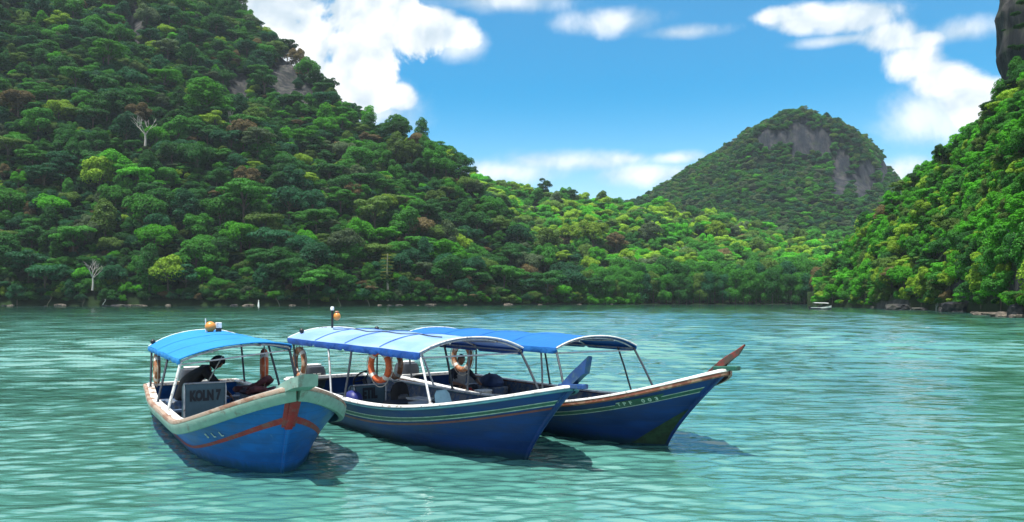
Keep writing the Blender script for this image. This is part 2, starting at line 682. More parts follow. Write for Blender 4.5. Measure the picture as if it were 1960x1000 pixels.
class Hill:
    """slope that rises from a shoreline to a crest; both are curves in the real place"""
    def __init__(self, name, label, crest, shore, depth, pxs, rows, prof, amp=4.0, wl=60.0, seed=1, cliffs=(), rock=None, back=0.7, base=0.4):
        self.px = pxs
        srow = np.concatenate([[-0.06, -0.012], np.linspace(0, 1, rows), 1 + np.linspace(0.08, 1.0, 9)])
        self.s = srow
        PX, SS = np.meshgrid(pxs, srow)
        ds = interp(shore, PX)
        dc = ds + interp(depth, PX)
        zc = CAM_H + (HORY - interp(crest, PX)) / FPX * dc
        zc = np.maximum(zc, 1.0)
        sc = np.clip(SS, 0, 1)
        over = np.clip(SS - 1, 0, 1)
        z = base + (zc - base) * prof(sc, PX)
        z = z * (1 - 0.85 * over ** 1.3)
        d = np.where(SS <= 1, ds + (dc - ds) * sc, dc + (dc - ds) * back * over)
        d = d + np.where(SS < 0, SS * 60, 0)
        z = np.where(SS < -0.03, -3.0, np.where(SS < 0, -0.6, z))
        X = (PX - HORX) * d / FPX
        env = np.clip(sc * 4, 0, 1) * np.clip((1.15 - sc) * 3, 0.25, 1)
        lm = lumps(X, d * 1.0, seed, wl)
        z = z + np.where(SS > 0, amp * env * lm, 0)
        # rock faces: fluted relief
        self.maskf = cliffs
        pyv = HORY - (z - CAM_H) * FPX / d
        rk = self.rockmask(PX, pyv)
        flute = lumps(X * 1.0, z * 0.15, seed + 5, wl * 0.16)
        d2 = d + rk * flute * amp * 0.7
        X = (PX - HORX) * d2 / FPX
        self.P = np.stack([X, d2, z], -1)
        self.PX, self.PY = PX, pyv
        nrow, ncol = X.shape
        idx = np.arange(nrow * ncol).reshape(nrow, ncol)
        f = np.stack([idx[:-1, :-1].ravel(), idx[:-1, 1:].ravel(), idx[1:, 1:].ravel(), idx[1:, :-1].ravel()], 1)
        fr = (rk[:-1, :-1] + rk[1:, 1:] + rk[1:, :-1] + rk[:-1, 1:]).ravel() / 4
        me = np_mesh(name, self.P.reshape(-1, 3), f, [M_FLOOR, rock or M_ROCK], smooth=True, mi=(fr > 0.45).astype(int))
        o = bpy.data.objects.new(name, me)
        C.objects.link(o)
        tag(o, label, kind='structure')
        self.ob = o

    def rockmask(self, px, py):
        m = np.zeros_like(px, dtype=float)
        for (cx, cy, rx, ry) in self.maskf:
            wob = 0.30 * np.sin(px / 9.0 + cy) + 0.30 * np.sin(py / 7.0 + cx + px / 11.0) + 0.25 * np.sin((px + py) / 5.0)
            q = ((px - cx) / rx) ** 2 + ((py - cy) / ry) ** 2 + wob
            m = np.maximum(m, np.clip((1.15 - q) * 4, 0, 1))
        return m

    def point(self, px, py, smax=1.0):
        """ground point of this hill that is seen near the given place in the photo"""
        k = np.where(self.s <= smax)[0]
        q = (self.PX[k] - px) ** 2 + (self.PY[k] - py) ** 2
        q = np.where(self.s[k][:, None] < 0.01, 1e9, q)
        i = np.unravel_index(np.argmin(q), q.shape)
        return Vector(self.P[k][i])

    def scatter(self, rmin, rmax, dens, seed, pxr, smax=1.35, power=1.0):
        g = np.random.default_rng(seed)
        P = self.P
        a = P[:-1, :-1]; b = P[:-1, 1:]; c = P[1:, 1:]; d = P[1:, :-1]
        ar = 0.5 * np.linalg.norm(np.cross(c - a, d - b), axis=-1)
        ok = (self.s[:-1] >= 0)[:, None] & (self.s[1:] <= smax)[:, None] & (self.PX[:-1, :-1] >= pxr[0]) & (self.PX[:-1, :-1] <= pxr[1])
        ar = np.where(ok, ar, 0)
        cum = np.cumsum(ar.ravel())
        n = int(cum[-1] / (PI * ((rmin + rmax) / 2) ** 2) * dens * 5.0)
        cells = np.searchsorted(cum, g.random(n) * cum[-1])
        iy, ix = np.unravel_index(np.clip(cells, 0, ar.size - 1), ar.shape)
        u, v = g.random(n), g.random(n)
        pt = (a[iy, ix] * ((1 - u) * (1 - v))[:, None] + b[iy, ix] * (u * (1 - v))[:, None] + c[iy, ix] * (u * v)[:, None] + d[iy, ix] * ((1 - u) * v)[:, None])
        rad = rmin + (rmax - rmin) * g.random(n) ** 1.9
        pxp = HORX + FPX * pt[:, 0] / pt[:, 1]
        pyp = HORY - FPX * (pt[:, 2] - CAM_H) / pt[:, 1]
        rk = self.rockmask(pxp, pyp - FPX * rad * 0.5 / pt[:, 1])
        keep = []
        grid = {}
        cs = rmax * 1.4
        for i in range(n):
            if rk[i] > 0.5:
                continue
            p, r = pt[i], rad[i]
            key = (int(p[0] // cs), int(p[1] // cs), int(p[2] // cs))
            good = True
            for dx in (-1, 0, 1):
                for dy in (-1, 0, 1):
                    for dz in (-1, 0, 1):
                        for j in grid.get((key[0] + dx, key[1] + dy, key[2] + dz), ()):
                            if ((pt[j] - p) ** 2).sum() < ((rad[j] + r) * 0.43 / dens ** 0.5) ** 2:
                                good = False
                                break
                        if not good:
                            break
                    if not good:
                        break
                if not good:
                    break
            if good:
                grid.setdefault(key, []).append(i)
                keep.append(i)
        return pt[keep], rad[keep]


left_hill = Hill('hill', 'big forested hill filling the left of the bay',
                 crest=[(-700, -380), (-200, -330), (0, -260), (250, -130), (400, -25), (470, 40), (520, 92), (590, 150), (640, 195), (700, 243), (740, 266), (800, 308), (850, 338), (900, 372),
                        (950, 412), (1000, 460), (1040, 500), (1080, 530), (1130, 556), (1200, 568), (1260, 571)],
                 shore=[(-700, 262), (600, 275), (900, 300), (1100, 338), (1260, 356)],
                 depth=[(-700, 420), (0, 400), (250, 330), (470, 270), (640, 190), (800, 140), (900, 105), (1000, 70), (1100, 40), (1260, 18)],
                 pxs=np.linspace(-620, 1250, 240), rows=90, prof=lambda s, px: 0.93 * s ** 0.92 + 0.07 * s ** 3, amp=5.0, wl=75, seed=4,
                 cliffs=((540, 150, 30, 44), (455, 180, 24, 42), (258, 45, 24, 34), (588, 180, 14, 30)))
valley = Hill('hill', 'sunlit forested valley rise behind the mangrove shore',
              crest=[(700, 330), (890, 345), (930, 357), (1000, 374), (1060, 386), (1100, 396), (1150, 402), (1230, 408), (1300, 418), (1400, 440), (1500, 462), (1600, 478), (1720, 490), (1800, 495)],
              shore=[(700, 372), (1200, 378), (1800, 372)],
              depth=[(700, 220), (1000, 215), (1300, 190), (1600, 170), (1800, 160)],
              pxs=np.linspace(720, 1790, 120), rows=50, prof=lambda s, px: 0.25 * s + 0.75 * s ** 1.15, amp=4.0, wl=55, seed=9, base=1.0)


def karst_prof(s, px):
    lo = s ** 1.1
    # a steep rock wall high on the face
    st = np.where(s < 0.60, s * 0.62 / 0.60, np.where(s < 0.68, 0.62 + (s - 0.60) / 0.08 * 0.28, 0.90 + (s - 0.68) / 0.32 * 0.10))
    w = np.clip(1 - ((px - 1540) / 150) ** 4, 0, 1)
    return lo * (1 - w) + st * w


karst = Hill('hill', 'far dome-shaped limestone hill with bare rock walls',
             crest=[(1050, 470), (1150, 420), (1230, 386), (1290, 347), (1350, 308), (1400, 280), (1425, 260), (1460, 246), (1500, 239), (1530, 237), (1575, 239), (1600, 245), (1640, 260), (1668, 282),
                    (1690, 308), (1706, 338), (1725, 360), (1760, 398), (1850, 440), (1950, 470)],
             shore=[(1050, 600), (1950, 600)], depth=[(1050, 260), (1500, 300), (1950, 240)],
             pxs=np.linspace(1060, 1940, 200), rows=90, prof=karst_prof, amp=2.6, wl=70, seed=21,
             cliffs=((1478, 268, 40, 18), (1540, 268, 46, 32), (1582, 276, 18, 26), (1610, 335, 20, 48), (1655, 345, 20, 44), (1690, 330, 10, 30)), rock=M_ROCK2, base=20)
right_hill = Hill('hill', 'steep bright green hillside at the right of the bay',
                  crest=[(1540, 569), (1580, 555), (1600, 522), (1640, 470), (1680, 428), (1720, 388), (1760, 350), (1800, 318), (1850, 298), (1880, 268), (1900, 225), (1930, 195), (1960, 170), (2050, 60), (2300, -150)],
                  shore=[(1540, 270), (1600, 250), (1700, 196), (1800, 168), (1900, 128), (1960, 104), (2100, 82), (2300, 66)],
                  depth=[(1540, 22), (1600, 40), (1700, 52), (1800, 60), (1900, 60), (2000, 66), (2300, 72)],
                  pxs=np.linspace(1545, 2290, 170), rows=70, prof=lambda s, px: s ** 0.8, amp=2.6, wl=22, seed=31,
                  cliffs=((1832, 560, 34, 22), (1950, 545, 16, 40), (1715, 585, 36, 7)))


# low muddy bank that carries the mangroves
def bank():
    pts = []
    mb = MB()
    rings = []
    for px in np.linspace(1020, 1660, 40):
        d0 = float(np.interp(px, [1020, 1150, 1250, 1600, 1660], [330, 346, 352, 350, 258 + 80]))
        wob = 2.0 * math.sin(px * 0.05) + 1.2 * math.sin(px * 0.13)
        rings.append([((px - HORX) * (d0 + a + wob) / FPX, d0 + a + wob, z) for a, z in ((-4, -2.5), (-1, -0.3), (0, 0.25), (8, 0.6), (40, 1.2), (60, 1.4))])
    mb.loft(rings, close=False)
    tag(mb.build('terrain', M_FLOOR, smooth=True), 'low muddy bank under the mangrove trees', kind='structure')


bank()

def haze():
    m, k, out = new_mat('haze_air')
    v = k.n('ShaderNodeVolumePrincipled')
    v.inputs['Density'].default_value = HAZE
    v.inputs['Color'].default_value = (0.72, 0.86, 1.0, 1)
    v.inputs['Anisotropy'].default_value = 0.0
    k.l(v.outputs[0], out.inputs['Volume'])
    x0, x1, y0, y1, z0, z1 = -1700, 1700, -120, 1650, -5.5, 620
    vs = [(x, y, z) for z in (z0, z1) for y in (y0, y1) for x in (x0, x1)]
    me = bpy.data.meshes.new('haze')
    me.from_pydata(vs, [], [(0, 2, 3, 1), (4, 5, 7, 6), (0, 1, 5, 4), (2, 6, 7, 3), (0, 4, 6, 2), (1, 3, 7, 5)])
    me.materials.append(m)
    o = bpy.data.objects.new('haze', me)
    C.objects.link(o)
    tag(o, 'thin pale blue haze in the air over the bay', kind='stuff')


HAZE = 0.00009
haze()

# ------------------------------------------------------------------ trees

M_LEAF = foliage_mat('foliage', 'object')
M_LEAF_I = foliage_mat('forest_foliage', 'instance')
M_BARK = paint('bark', (0.10, 0.085, 0.065), 0.9, var=0.3, scale=3, spec=0.15)
M_PALE = paint('pale_dead_wood', (0.36, 0.34, 0.31), 0.85, var=0.2, scale=3, spec=0.15)


def crown_geo(seed, form, nleaf):
    """leaf clumps spread through the outer part of several lobes; unit crown radius, trunk foot at z = 0"""
    g = np.random.default_rng(seed)
    lobes = []
    if form == 'dome':
        lobes.append((0, 0, 1.02, 0.66, 0.50))
        n = 12
        for i in range(n):
            a = 2 * PI * (i + 0.5 * g.random()) / n * 2.4
            q = 0.28 + 0.5 * (i / n) + 0.1 * g.random()
            lobes.append((q * math.cos(a), q * math.sin(a), 1.35 - 0.62 * q ** 1.6 + 0.12 * g.normal(), 0.26 + 0.13 * g.random(), 0.21 + 0.1 * g.random()))
    elif form == 'umbrella':
        n = 11
        for i in range(n):
            a = 2.4 * i + 0.5 * g.random()
            q = 0.12 + 0.72 * (i / n) ** 0.7
            lobes.append((q * math.cos(a), q * math.sin(a), 1.42 - 0.30 * q + 0.13 * g.normal(), 0.30 + 0.14 * g.random(), 0.10 + 0.05 * g.random()))
        for i in range(4):
            a = g.random() * 6.28
            lobes.append((0.5 * math.cos(a), 0.5 * math.sin(a), 0.92 + 0.1 * g.normal(), 0.28, 0.10))
    elif form == 'clumpy':
        n = 17
        for i in range(n):
            a = 2.4 * i + g.random()
            zz = g.random()
            q = (0.78 * math.sqrt(1 - 0.72 * zz * zz)) * (0.35 + 0.65 * g.random() ** 0.5)
            lobes.append((q * math.cos(a), q * math.sin(a), 0.72 + 0.82 * zz, 0.22 + 0.12 * g.random(), 0.19 + 0.09 * g.random()))
        lobes.append((0, 0, 1.0, 0.45, 0.42))
    elif form == 'tall':
        n = 14
        for i in range(n):
            a = 2.4 * i + g.random()
            zz = i / (n - 1)
            q = 0.45 * math.sin(PI * (0.12 + 0.80 * zz)) * (0.6 + 0.5 * g.random())
            lobes.append((q * math.cos(a), q * math.sin(a), 0.65 + 1.35 * zz, 0.26 + 0.1 * g.random(), 0.24 + 0.08 * g.random()))
    elif form == 'bush':
        lobes.append((0, 0, 0.35, 0.6, 0.45))
        for i in range(10):
            a = 2.4 * i + g.random()
            q = 0.3 + 0.45 * g.random()
            lobes.append((q * math.cos(a), q * math.sin(a), 0.2 + 0.6 * g.random() * (1 - 0.4 * q), 0.27 + 0.1 * g.random(), 0.22 + 0.1 * g.random()))
    elif form == 'column':
        n = 20
        for i in range(n):
            a = 2.4 * i + g.random()
            zz = g.random() if i > 4 else 0.9 + 0.1 * g.random()
            q = (0.62 if zz < 0.75 else 0.42) * (0.5 + 0.5 * g.random())
            lobes.append((q * math.cos(a), q * math.sin(a), 0.28 + 2.5 * zz, 0.36 + 0.12 * g.random(), 0.40 + 0.12 * g.random()))
    lobes = np.array(lobes)
    w = lobes[:, 3] ** 2 + lobes[:, 3] * lobes[:, 4]
    li = g.choice(len(lobes), nleaf, p=w / w.sum())
    d = g.normal(size=(nleaf, 3))
    d /= np.linalg.norm(d, axis=1, keepdims=True)
    flip = (d[:, 2] < -0.25) & (g.random(nleaf) < 0.75)
    d[flip, 2] *= -1
    L = lobes[li]
    rad = 0.80 + 0.26 * g.random(nleaf) ** 0.8
    inner = g.random(nleaf) < 0.12
    rad[inner] *= 0.65
    p = L[:, :3] + d * np.stack([L[:, 3], L[:, 3], L[:, 4]], 1) * rad[:, None]
    nrm = d + np.array([0, 0, 0.75]) + 0.55 * g.normal(size=(nleaf, 3))
    nrm /= np.linalg.norm(nrm, axis=1, keepdims=True)
    t = np.cross(nrm, g.normal(size=(nleaf, 3)))
    t /= np.linalg.norm(t, axis=1, keepdims=True)
    bt = np.cross(nrm, t)
    sz = (0.026 + 0.034 * g.random(nleaf))[:, None] * (1.6 if form == 'bush' else 1.0)
    asp = (0.55 + 0.35 * g.random(nleaf))[:, None]
    q0 = p - t * sz
    q1 = p + bt * sz * asp - nrm * sz * 0.25
    q2 = p + t * sz
    q3 = p - bt * sz * asp - nrm * sz * 0.25
    v = np.stack([q0, q1, q2, q3], 1).reshape(-1, 3)
    f = np.arange(nleaf * 4).reshape(-1, 4)
    return v, f, lobes


def trunk_mb(seed, form, lobes):
    g = random.Random(seed)
    mb = MB()
    top = 0.95 if form not in ('tall', 'column') else 1.5
    if form == 'bush':
        top = 0.3
    r = 0.05 if form != 'bush' else 0.035
    pts = [(0, 0, -0.25), (0.01 * g.uniform(-1, 1), 0.01, 0.15), (0.03 * g.uniform(-1, 1), 0.03 * g.uniform(-1, 1), top * 0.6), (0, 0, top)]
    mb.tube(pts, [r * 1.5, r, r * 0.75, r * 0.5], 6)
    for l in lobes[:6]:
        z0 = top * (0.5 + 0.4 * g.random())
        mb.tube([(0, 0, z0), (l[0] * 0.5, l[1] * 0.5, (z0 + l[2]) * 0.5 + 0.05), (l[0] * 0.92, l[1] * 0.92, l[2])], [r * 0.45, r * 0.3, r * 0.15], 4)
    return mb


FORMS = {}
for form, ns in (('dome', 4), ('umbrella', 4), ('clumpy', 4), ('tall', 2), ('bush', 3), ('column', 3)):
    FORMS[form] = []
    for i in range(ns):
        nl = {'dome': 5600, 'umbrella': 4400, 'clumpy': 5600, 'tall': 4200, 'bush': 2600, 'column': 7000}[form]
        v, f, lobes = crown_geo(100 + 17 * i + len(form), form, nl)
        cm = np_mesh('crown', v, f, [M_LEAF])
        tm = trunk_mb(i, form, lobes).mesh('trunk', M_BARK)
        FORMS[form].append((cm, tm, v, f))

TINT = {'dark green': (0.015, 0.066, 0.014), 'deep blue-green': (0.012, 0.060, 0.026), 'mid green': (0.026, 0.108, 0.014), 'olive green': (0.052, 0.098, 0.020),
        'bright green': (0.040, 0.175, 0.010), 'yellow-green': (0.115, 0.195, 0.018), 'brownish': (0.088, 0.070, 0.034), 'grey-green': (0.050, 0.080, 0.040)}
FORM_WORD = {'dome': 'round-topped', 'umbrella': 'flat-topped', 'clumpy': 'bushy', 'tall': 'slim', 'bush': 'low', 'column': 'upright'}
HILLW = {'left': 'on the left hill', 'valley': 'in the valley', 'karst': 'on the domed hill', 'right': 'on the right hillside'}
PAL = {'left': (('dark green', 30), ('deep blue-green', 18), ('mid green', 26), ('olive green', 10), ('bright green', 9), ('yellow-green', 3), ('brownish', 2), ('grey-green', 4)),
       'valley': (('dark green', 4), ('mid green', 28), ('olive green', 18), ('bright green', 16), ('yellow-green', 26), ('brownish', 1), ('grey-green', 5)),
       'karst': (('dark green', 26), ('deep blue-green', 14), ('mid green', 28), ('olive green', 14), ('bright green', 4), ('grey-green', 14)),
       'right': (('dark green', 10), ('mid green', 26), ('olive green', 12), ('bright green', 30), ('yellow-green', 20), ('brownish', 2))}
FORMP = {'left': (('dome', 34), ('umbrella', 30), ('clumpy', 30), ('tall', 6)), 'valley': (('dome', 40), ('umbrella', 25), ('clumpy', 35)),
         'karst': (('dome', 35), ('umbrella', 25), ('clumpy', 40)), 'right': (('dome', 18), ('umbrella', 20), ('clumpy', 42), ('tall', 20))}


def pick(tab):
    return random.choices([a for a, b in tab], [b for a, b in tab])[0]


def plant(name, form, var, loc, r, zs, rz, tint, label, cat, group=None):
    e = empty(name, loc, rz)
    e.scale = (r, r, r * zs)
    tag(e, label, cat, group)
    cm, tm = FORMS[form][var][:2]
    c = bpy.data.objects.new('crown', cm)
    t = bpy.data.objects.new('trunk', tm)
    for o in (c, t):
        C.objects.link(o)
        o.parent = e
    c.color = tuple(tint) + (1,)
    return e


# candidates on all the hills; the 300 that show largest are trees of their own, the rest is the forest
cand = []
for hname, hl, rmin, rmax, dens, pr in (('left', left_hill, 2.6, 8.2, 1.0, (-420, 1240)), ('valley', valley, 3.4, 6.5, 1.0, (760, 1760)), ('karst', karst, 2.8, 4.8, 1.0, (1100, 1800)),
                                        ('right', right_hill, 1.7, 3.6, 1.05, (1560, 2200))):
    pt, rd = hl.scatter(rmin, rmax, dens, 50 + len(hname), pr)
    for p, r in zip(pt, rd):
        form = pick(FORMP[hname])
        tn = pick(PAL[hname])
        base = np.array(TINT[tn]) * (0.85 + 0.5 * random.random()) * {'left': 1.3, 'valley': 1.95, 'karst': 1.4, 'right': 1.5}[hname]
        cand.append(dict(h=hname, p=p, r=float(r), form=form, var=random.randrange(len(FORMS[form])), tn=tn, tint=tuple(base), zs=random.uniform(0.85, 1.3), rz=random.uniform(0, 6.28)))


for p, r in zip(*left_hill.scatter(1.6, 3.0, 0.9, 77, (-300, 1240), smax=0.9)):
    tn = pick(PAL['left'])
    cand.append(dict(h='left', p=p, r=float(r), form=random.choice(('dome', 'clumpy')), var=random.randrange(4), tn=tn, tint=tuple(np.array(TINT[tn]) * random.uniform(0.8, 1.3)), zs=random.uniform(0.8, 1.2), rz=random.uniform(0, 6.28), under=True))


def place(px, py, hill):
    if hill == 'left':
        h = ('by the left edge', 'left of the boats', 'above the azure canopy', 'above the pale canopy', 'at the hill end')[int(np.digitize(px, [120, 270, 560, 850]))]
    elif hill == 'valley':
        h = ('beside the left hill', 'left of the valley middle', 'right of the valley middle', 'below the domed hill')[int(np.digitize(px, [1080, 1250, 1420]))]
    elif hill == 'karst':
        h = ('on its left shoulder', 'in its middle', 'on its right side')[int(np.digitize(px, [1420, 1580]))]
    else:
        h = ('near the tip', 'in the middle', 'by the right edge')[int(np.digitize(px, [1750, 1870]))]
    v = ('at the top', 'high up', 'half way up', 'low down', 'near the water')[int(np.digitize(py, [130, 270, 390, 490]))]
    return v + ' ' + h


def rank_visible(cs):
    W, Hh, sc = 980, 500, 0.5
    buf = np.full((Hh, W), -1, int)
    order = sorted(range(len(cs)), key=lambda i: -cs[i]['p'][1])
    yy, xx = np.mgrid[0:Hh, 0:W]
    for i in order:
        c = cs[i]
        x, y, z = c['p']
        z = z + c['r'] * 1.05 * c['zs']
        cx = (HORX + FPX * x / y) * sc
        cy = (HORY - FPX * (z - CAM_H) / y) * sc
        rx = FPX * c['r'] / y * sc
        ry = rx * 0.62 * c['zs']
        x0, x1, y0, y1 = int(cx - rx), int(cx + rx) + 2, int(cy - ry), int(cy + ry) + 2
        x0, y0, x1, y1 = max(x0, 0), max(y0, 0), min(x1, W), min(y1, Hh)
        if x0 >= x1 or y0 >= y1:
            continue
        m = ((xx[y0:y1, x0:x1] - cx) / rx) ** 2 + ((yy[y0:y1, x0:x1] - cy) / ry) ** 2 < 1
        buf[y0:y1, x0:x1][m] = i
    # the boats' canopies hide a little of the near water only, never the trees
    cnt = np.bincount(buf[buf >= 0], minlength=len(cs))
    return cnt


cnt = rank_visible(cand)
cnt = np.array([0 if c.get('under') else n for c, n in zip(cand, cnt)])
order = np.argsort(-cnt)
chosen = set(order[:292].tolist())
print('tree candidates', len(cand), 'visible', int((cnt > 0).sum()), 'smallest single', int(cnt[order[291]]))
forest = []
for i, c in enumerate(cand):
    if i in chosen:
        plant('rainforest_tree', c['form'], c['var'], c['p'], c['r'], c['zs'], c['rz'], c['tint'],
              '%s %s%s tree %s %s' % (c['tn'], 'large ' if c['r'] > 5.2 else '', FORM_WORD[c['form']], HILLW[c['h']],
                                      place(HORX + FPX * c['p'][0] / c['p'][1], HORY - FPX * (c['p'][2] + c['r'] - CAM_H) / c['p'][1], c['h'])), 'tree',
              '%s %s trees %s' % (c['tn'], FORM_WORD[c['form']], HILLW[c['h']]))
    else:
        forest.append(c)


def build_forest(items):
    """everything past the 300 largest trees: one forest object whose points carry tree shapes"""
    src = bpy.data.collections.new('forest_sources')
    keys = {}
    n = 0
    for form in ('dome', 'umbrella', 'clumpy', 'tall'):
        for var, (cm, tm, v, f) in enumerate(FORMS[form]):
            sel = f if len(f) < 2600 else f[::1]
            me = np_mesh('forest_tree_shape', v, f, [M_LEAF_I])
            o = bpy.data.objects.new('forest_shape_%02d' % n, me)
            src.objects.link(o)
            keys[(form, var)] = n
            n += 1
    me = bpy.data.meshes.new('forest')
    me.vertices.add(len(items))
    me.vertices.foreach_set('co', np.array([c['p'] for c in items], dtype=np.float32).ravel())
    a = me.attributes.new('tint', 'FLOAT_COLOR', 'POINT')
    a.data.foreach_set('color', np.array([tuple(c['tint']) + (1.0,) for c in items], dtype=np.float32).ravel())
    a = me.attributes.new('grow', 'FLOAT_VECTOR', 'POINT')
    a.data.foreach_set('vector', np.array([(c['r'], c['r'], c['r'] * c['zs']) for c in items], dtype=np.float32).ravel())
    a = me.attributes.new('turn', 'FLOAT_VECTOR', 'POINT')
    a.data.foreach_set('vector', np.array([(0, 0, c['rz']) for c in items], dtype=np.float32).ravel())
    a = me.attributes.new('shape', 'INT', 'POINT')
    a.data.foreach_set('value', np.array([keys[(c['form'], c['var'])] for c in items], dtype=np.int32))
    o = bpy.data.objects.new('forest', me)
    C.objects.link(o)
    tag(o, 'smaller and farther rainforest trees that cover the hills as one mass', kind='stuff')
    ng = bpy.data.node_groups.new('forest_scatter', 'GeometryNodeTree')
    ng.interface.new_socket('Geometry', in_out='INPUT', socket_type='NodeSocketGeometry')
    ng.interface.new_socket('Geometry', in_out='OUTPUT', socket_type='NodeSocketGeometry')
    N = ng.nodes
    gi, go = N.new('NodeGroupInput'), N.new('NodeGroupOutput')
    ci = N.new('GeometryNodeCollectionInfo')
    ci.inputs['Collection'].default_value = src
    ci.inputs['Separate Children'].default_value = True
    ci.inputs['Reset Children'].default_value = True
    ip = N.new('GeometryNodeInstanceOnPoints')
    ip.inputs['Pick Instance'].default_value = True

    def attr(nm, ty):
        q = N.new('GeometryNodeInputNamedAttribute')
        q.data_type = ty
        q.inputs['Name'].default_value = nm
        return next(s for s in q.outputs if s.enabled and s.name == 'Attribute')
    L = ng.links
    L.new(gi.outputs[0], ip.inputs['Points'])
    L.new(ci.outputs[0], ip.inputs['Instance'])
    L.new(attr('shape', 'INT'), ip.inputs['Instance Index'])
    e2r = N.new('FunctionNodeEulerToRotation')
    L.new(attr('turn', 'FLOAT_VECTOR'), e2r.inputs[0])
    L.new(e2r.outputs[0], ip.inputs['Rotation'])
    L.new(attr('grow', 'FLOAT_VECTOR'), ip.inputs['Scale'])
    L.new(ip.outputs[0], go.inputs[0])
    md = o.modifiers.new('scatter', 'NODES')
    md.node_group = ng
    return o


build_forest(forest)

# mangroves on the low bank
k = 0
for row, (dd, hh) in enumerate(((2.0, 0.80), (8.0, 1.0), (16.0, 1.08))):
    px = 1085.0 + 9 * row
    while px < 1640:
        d0 = float(np.interp(px, [1020, 1150, 1250, 1560, 1600, 1660], [334, 346, 352, 350, 330, 300])) + dd + random.uniform(-1.5, 1.5)
        hpx = float(np.interp(px, [1080, 1130, 1200, 1400, 1560, 1600, 1640], [48, 66, 74, 76, 78, 76, 60]))
        ht = hpx * d0 / FPX * hh * random.uniform(0.86, 1.02)
        r = ht / 3.3
        tn = random.choices(['dark green', 'mid green', 'deep blue-green', 'olive green'], [22, 58, 10, 10])[0]
        if 1560 < px < 1625 and row < 2:
            tn = 'brownish' if random.random() < 0.6 else 'dark green'
        t = tuple(np.array(TINT[tn]) * random.uniform(1.7, 2.0))
        plant('mangrove_tree', 'column', random.randrange(3), ((px - HORX) * d0 / FPX, d0, 0.4), r * random.uniform(0.95, 1.15), 1.0, random.uniform(0, 6.28), t,
              '%s mangrove tree in the %s row, %s' % (tn, ('front', 'second', 'rear')[row], ('by the bright shrubs', 'in the left part', 'behind the brown prow', 'in the right part', 'beside the motorboat')[int(np.digitize(px, [1180, 1290, 1430, 1530]))]), 'tree', '%s mangroves along the far shore' % tn)
        px += random.uniform(11, 17)

# shrubs at the water's edge
for (x0, x1, step, hl, hw, rr, grp) in ((-60, 1230, 11, left_hill, 'left shore', (1.6, 3.6), 'left'), (1600, 2050, 9, right_hill, 'right shore', (0.8, 1.7), 'right')):
    px = x0
    while px < x1:
        p = hl.point(px + random.uniform(-5, 5), float(np.interp(px, hl.px, hl.PY[2])) - random.uniform(0, 6), smax=0.08)
        if hl.rockmask(np.array([px]), np.array([572.0 + CAM_H * FPX / p.y - 8]))[0] < 0.5 and not (1690 < px < 1755):
            tn = pick((('mid green', 40), ('bright green', 22), ('olive green', 18), ('dark green', 20)) if grp == 'left' else PAL[grp])
            r = random.uniform(*rr)
            gm = 1.3
            if 1130 < px < 1215:
                tn, gm, r = 'bright green', 1.1, random.uniform(2.2, 3.4)
            plant('shrub', 'bush', random.randrange(3), (p.x, p.y, max(p.z - 0.2, 0.1)), r, random.uniform(0.8, 1.3), random.uniform(0, 6.28), tuple(np.array(TINT[tn]) * gm * random.uniform(0.8, 1.2)),
                  '%s %s shrub overhanging the water on the %s %s' % ('broad' if r > sum(rr) / 2 else 'small', tn, hw, (('by the left edge', 'left of the marker post', 'behind the azure canopy', 'behind the pale canopy', 'behind the deep blue canopy', 'at the bright green point')[int(np.digitize(px, [130, 400, 560, 780, 1080]))] if grp == 'left' else ('near the motorboat', 'beside the overhang', 'beside the rock face', 'by the rock ledges')[int(np.digitize(px, [1690, 1790, 1860]))])), 'shrub', '%s shrubs along the %s' % (tn, hw))
        px += step * random.uniform(0.6, 1.4)

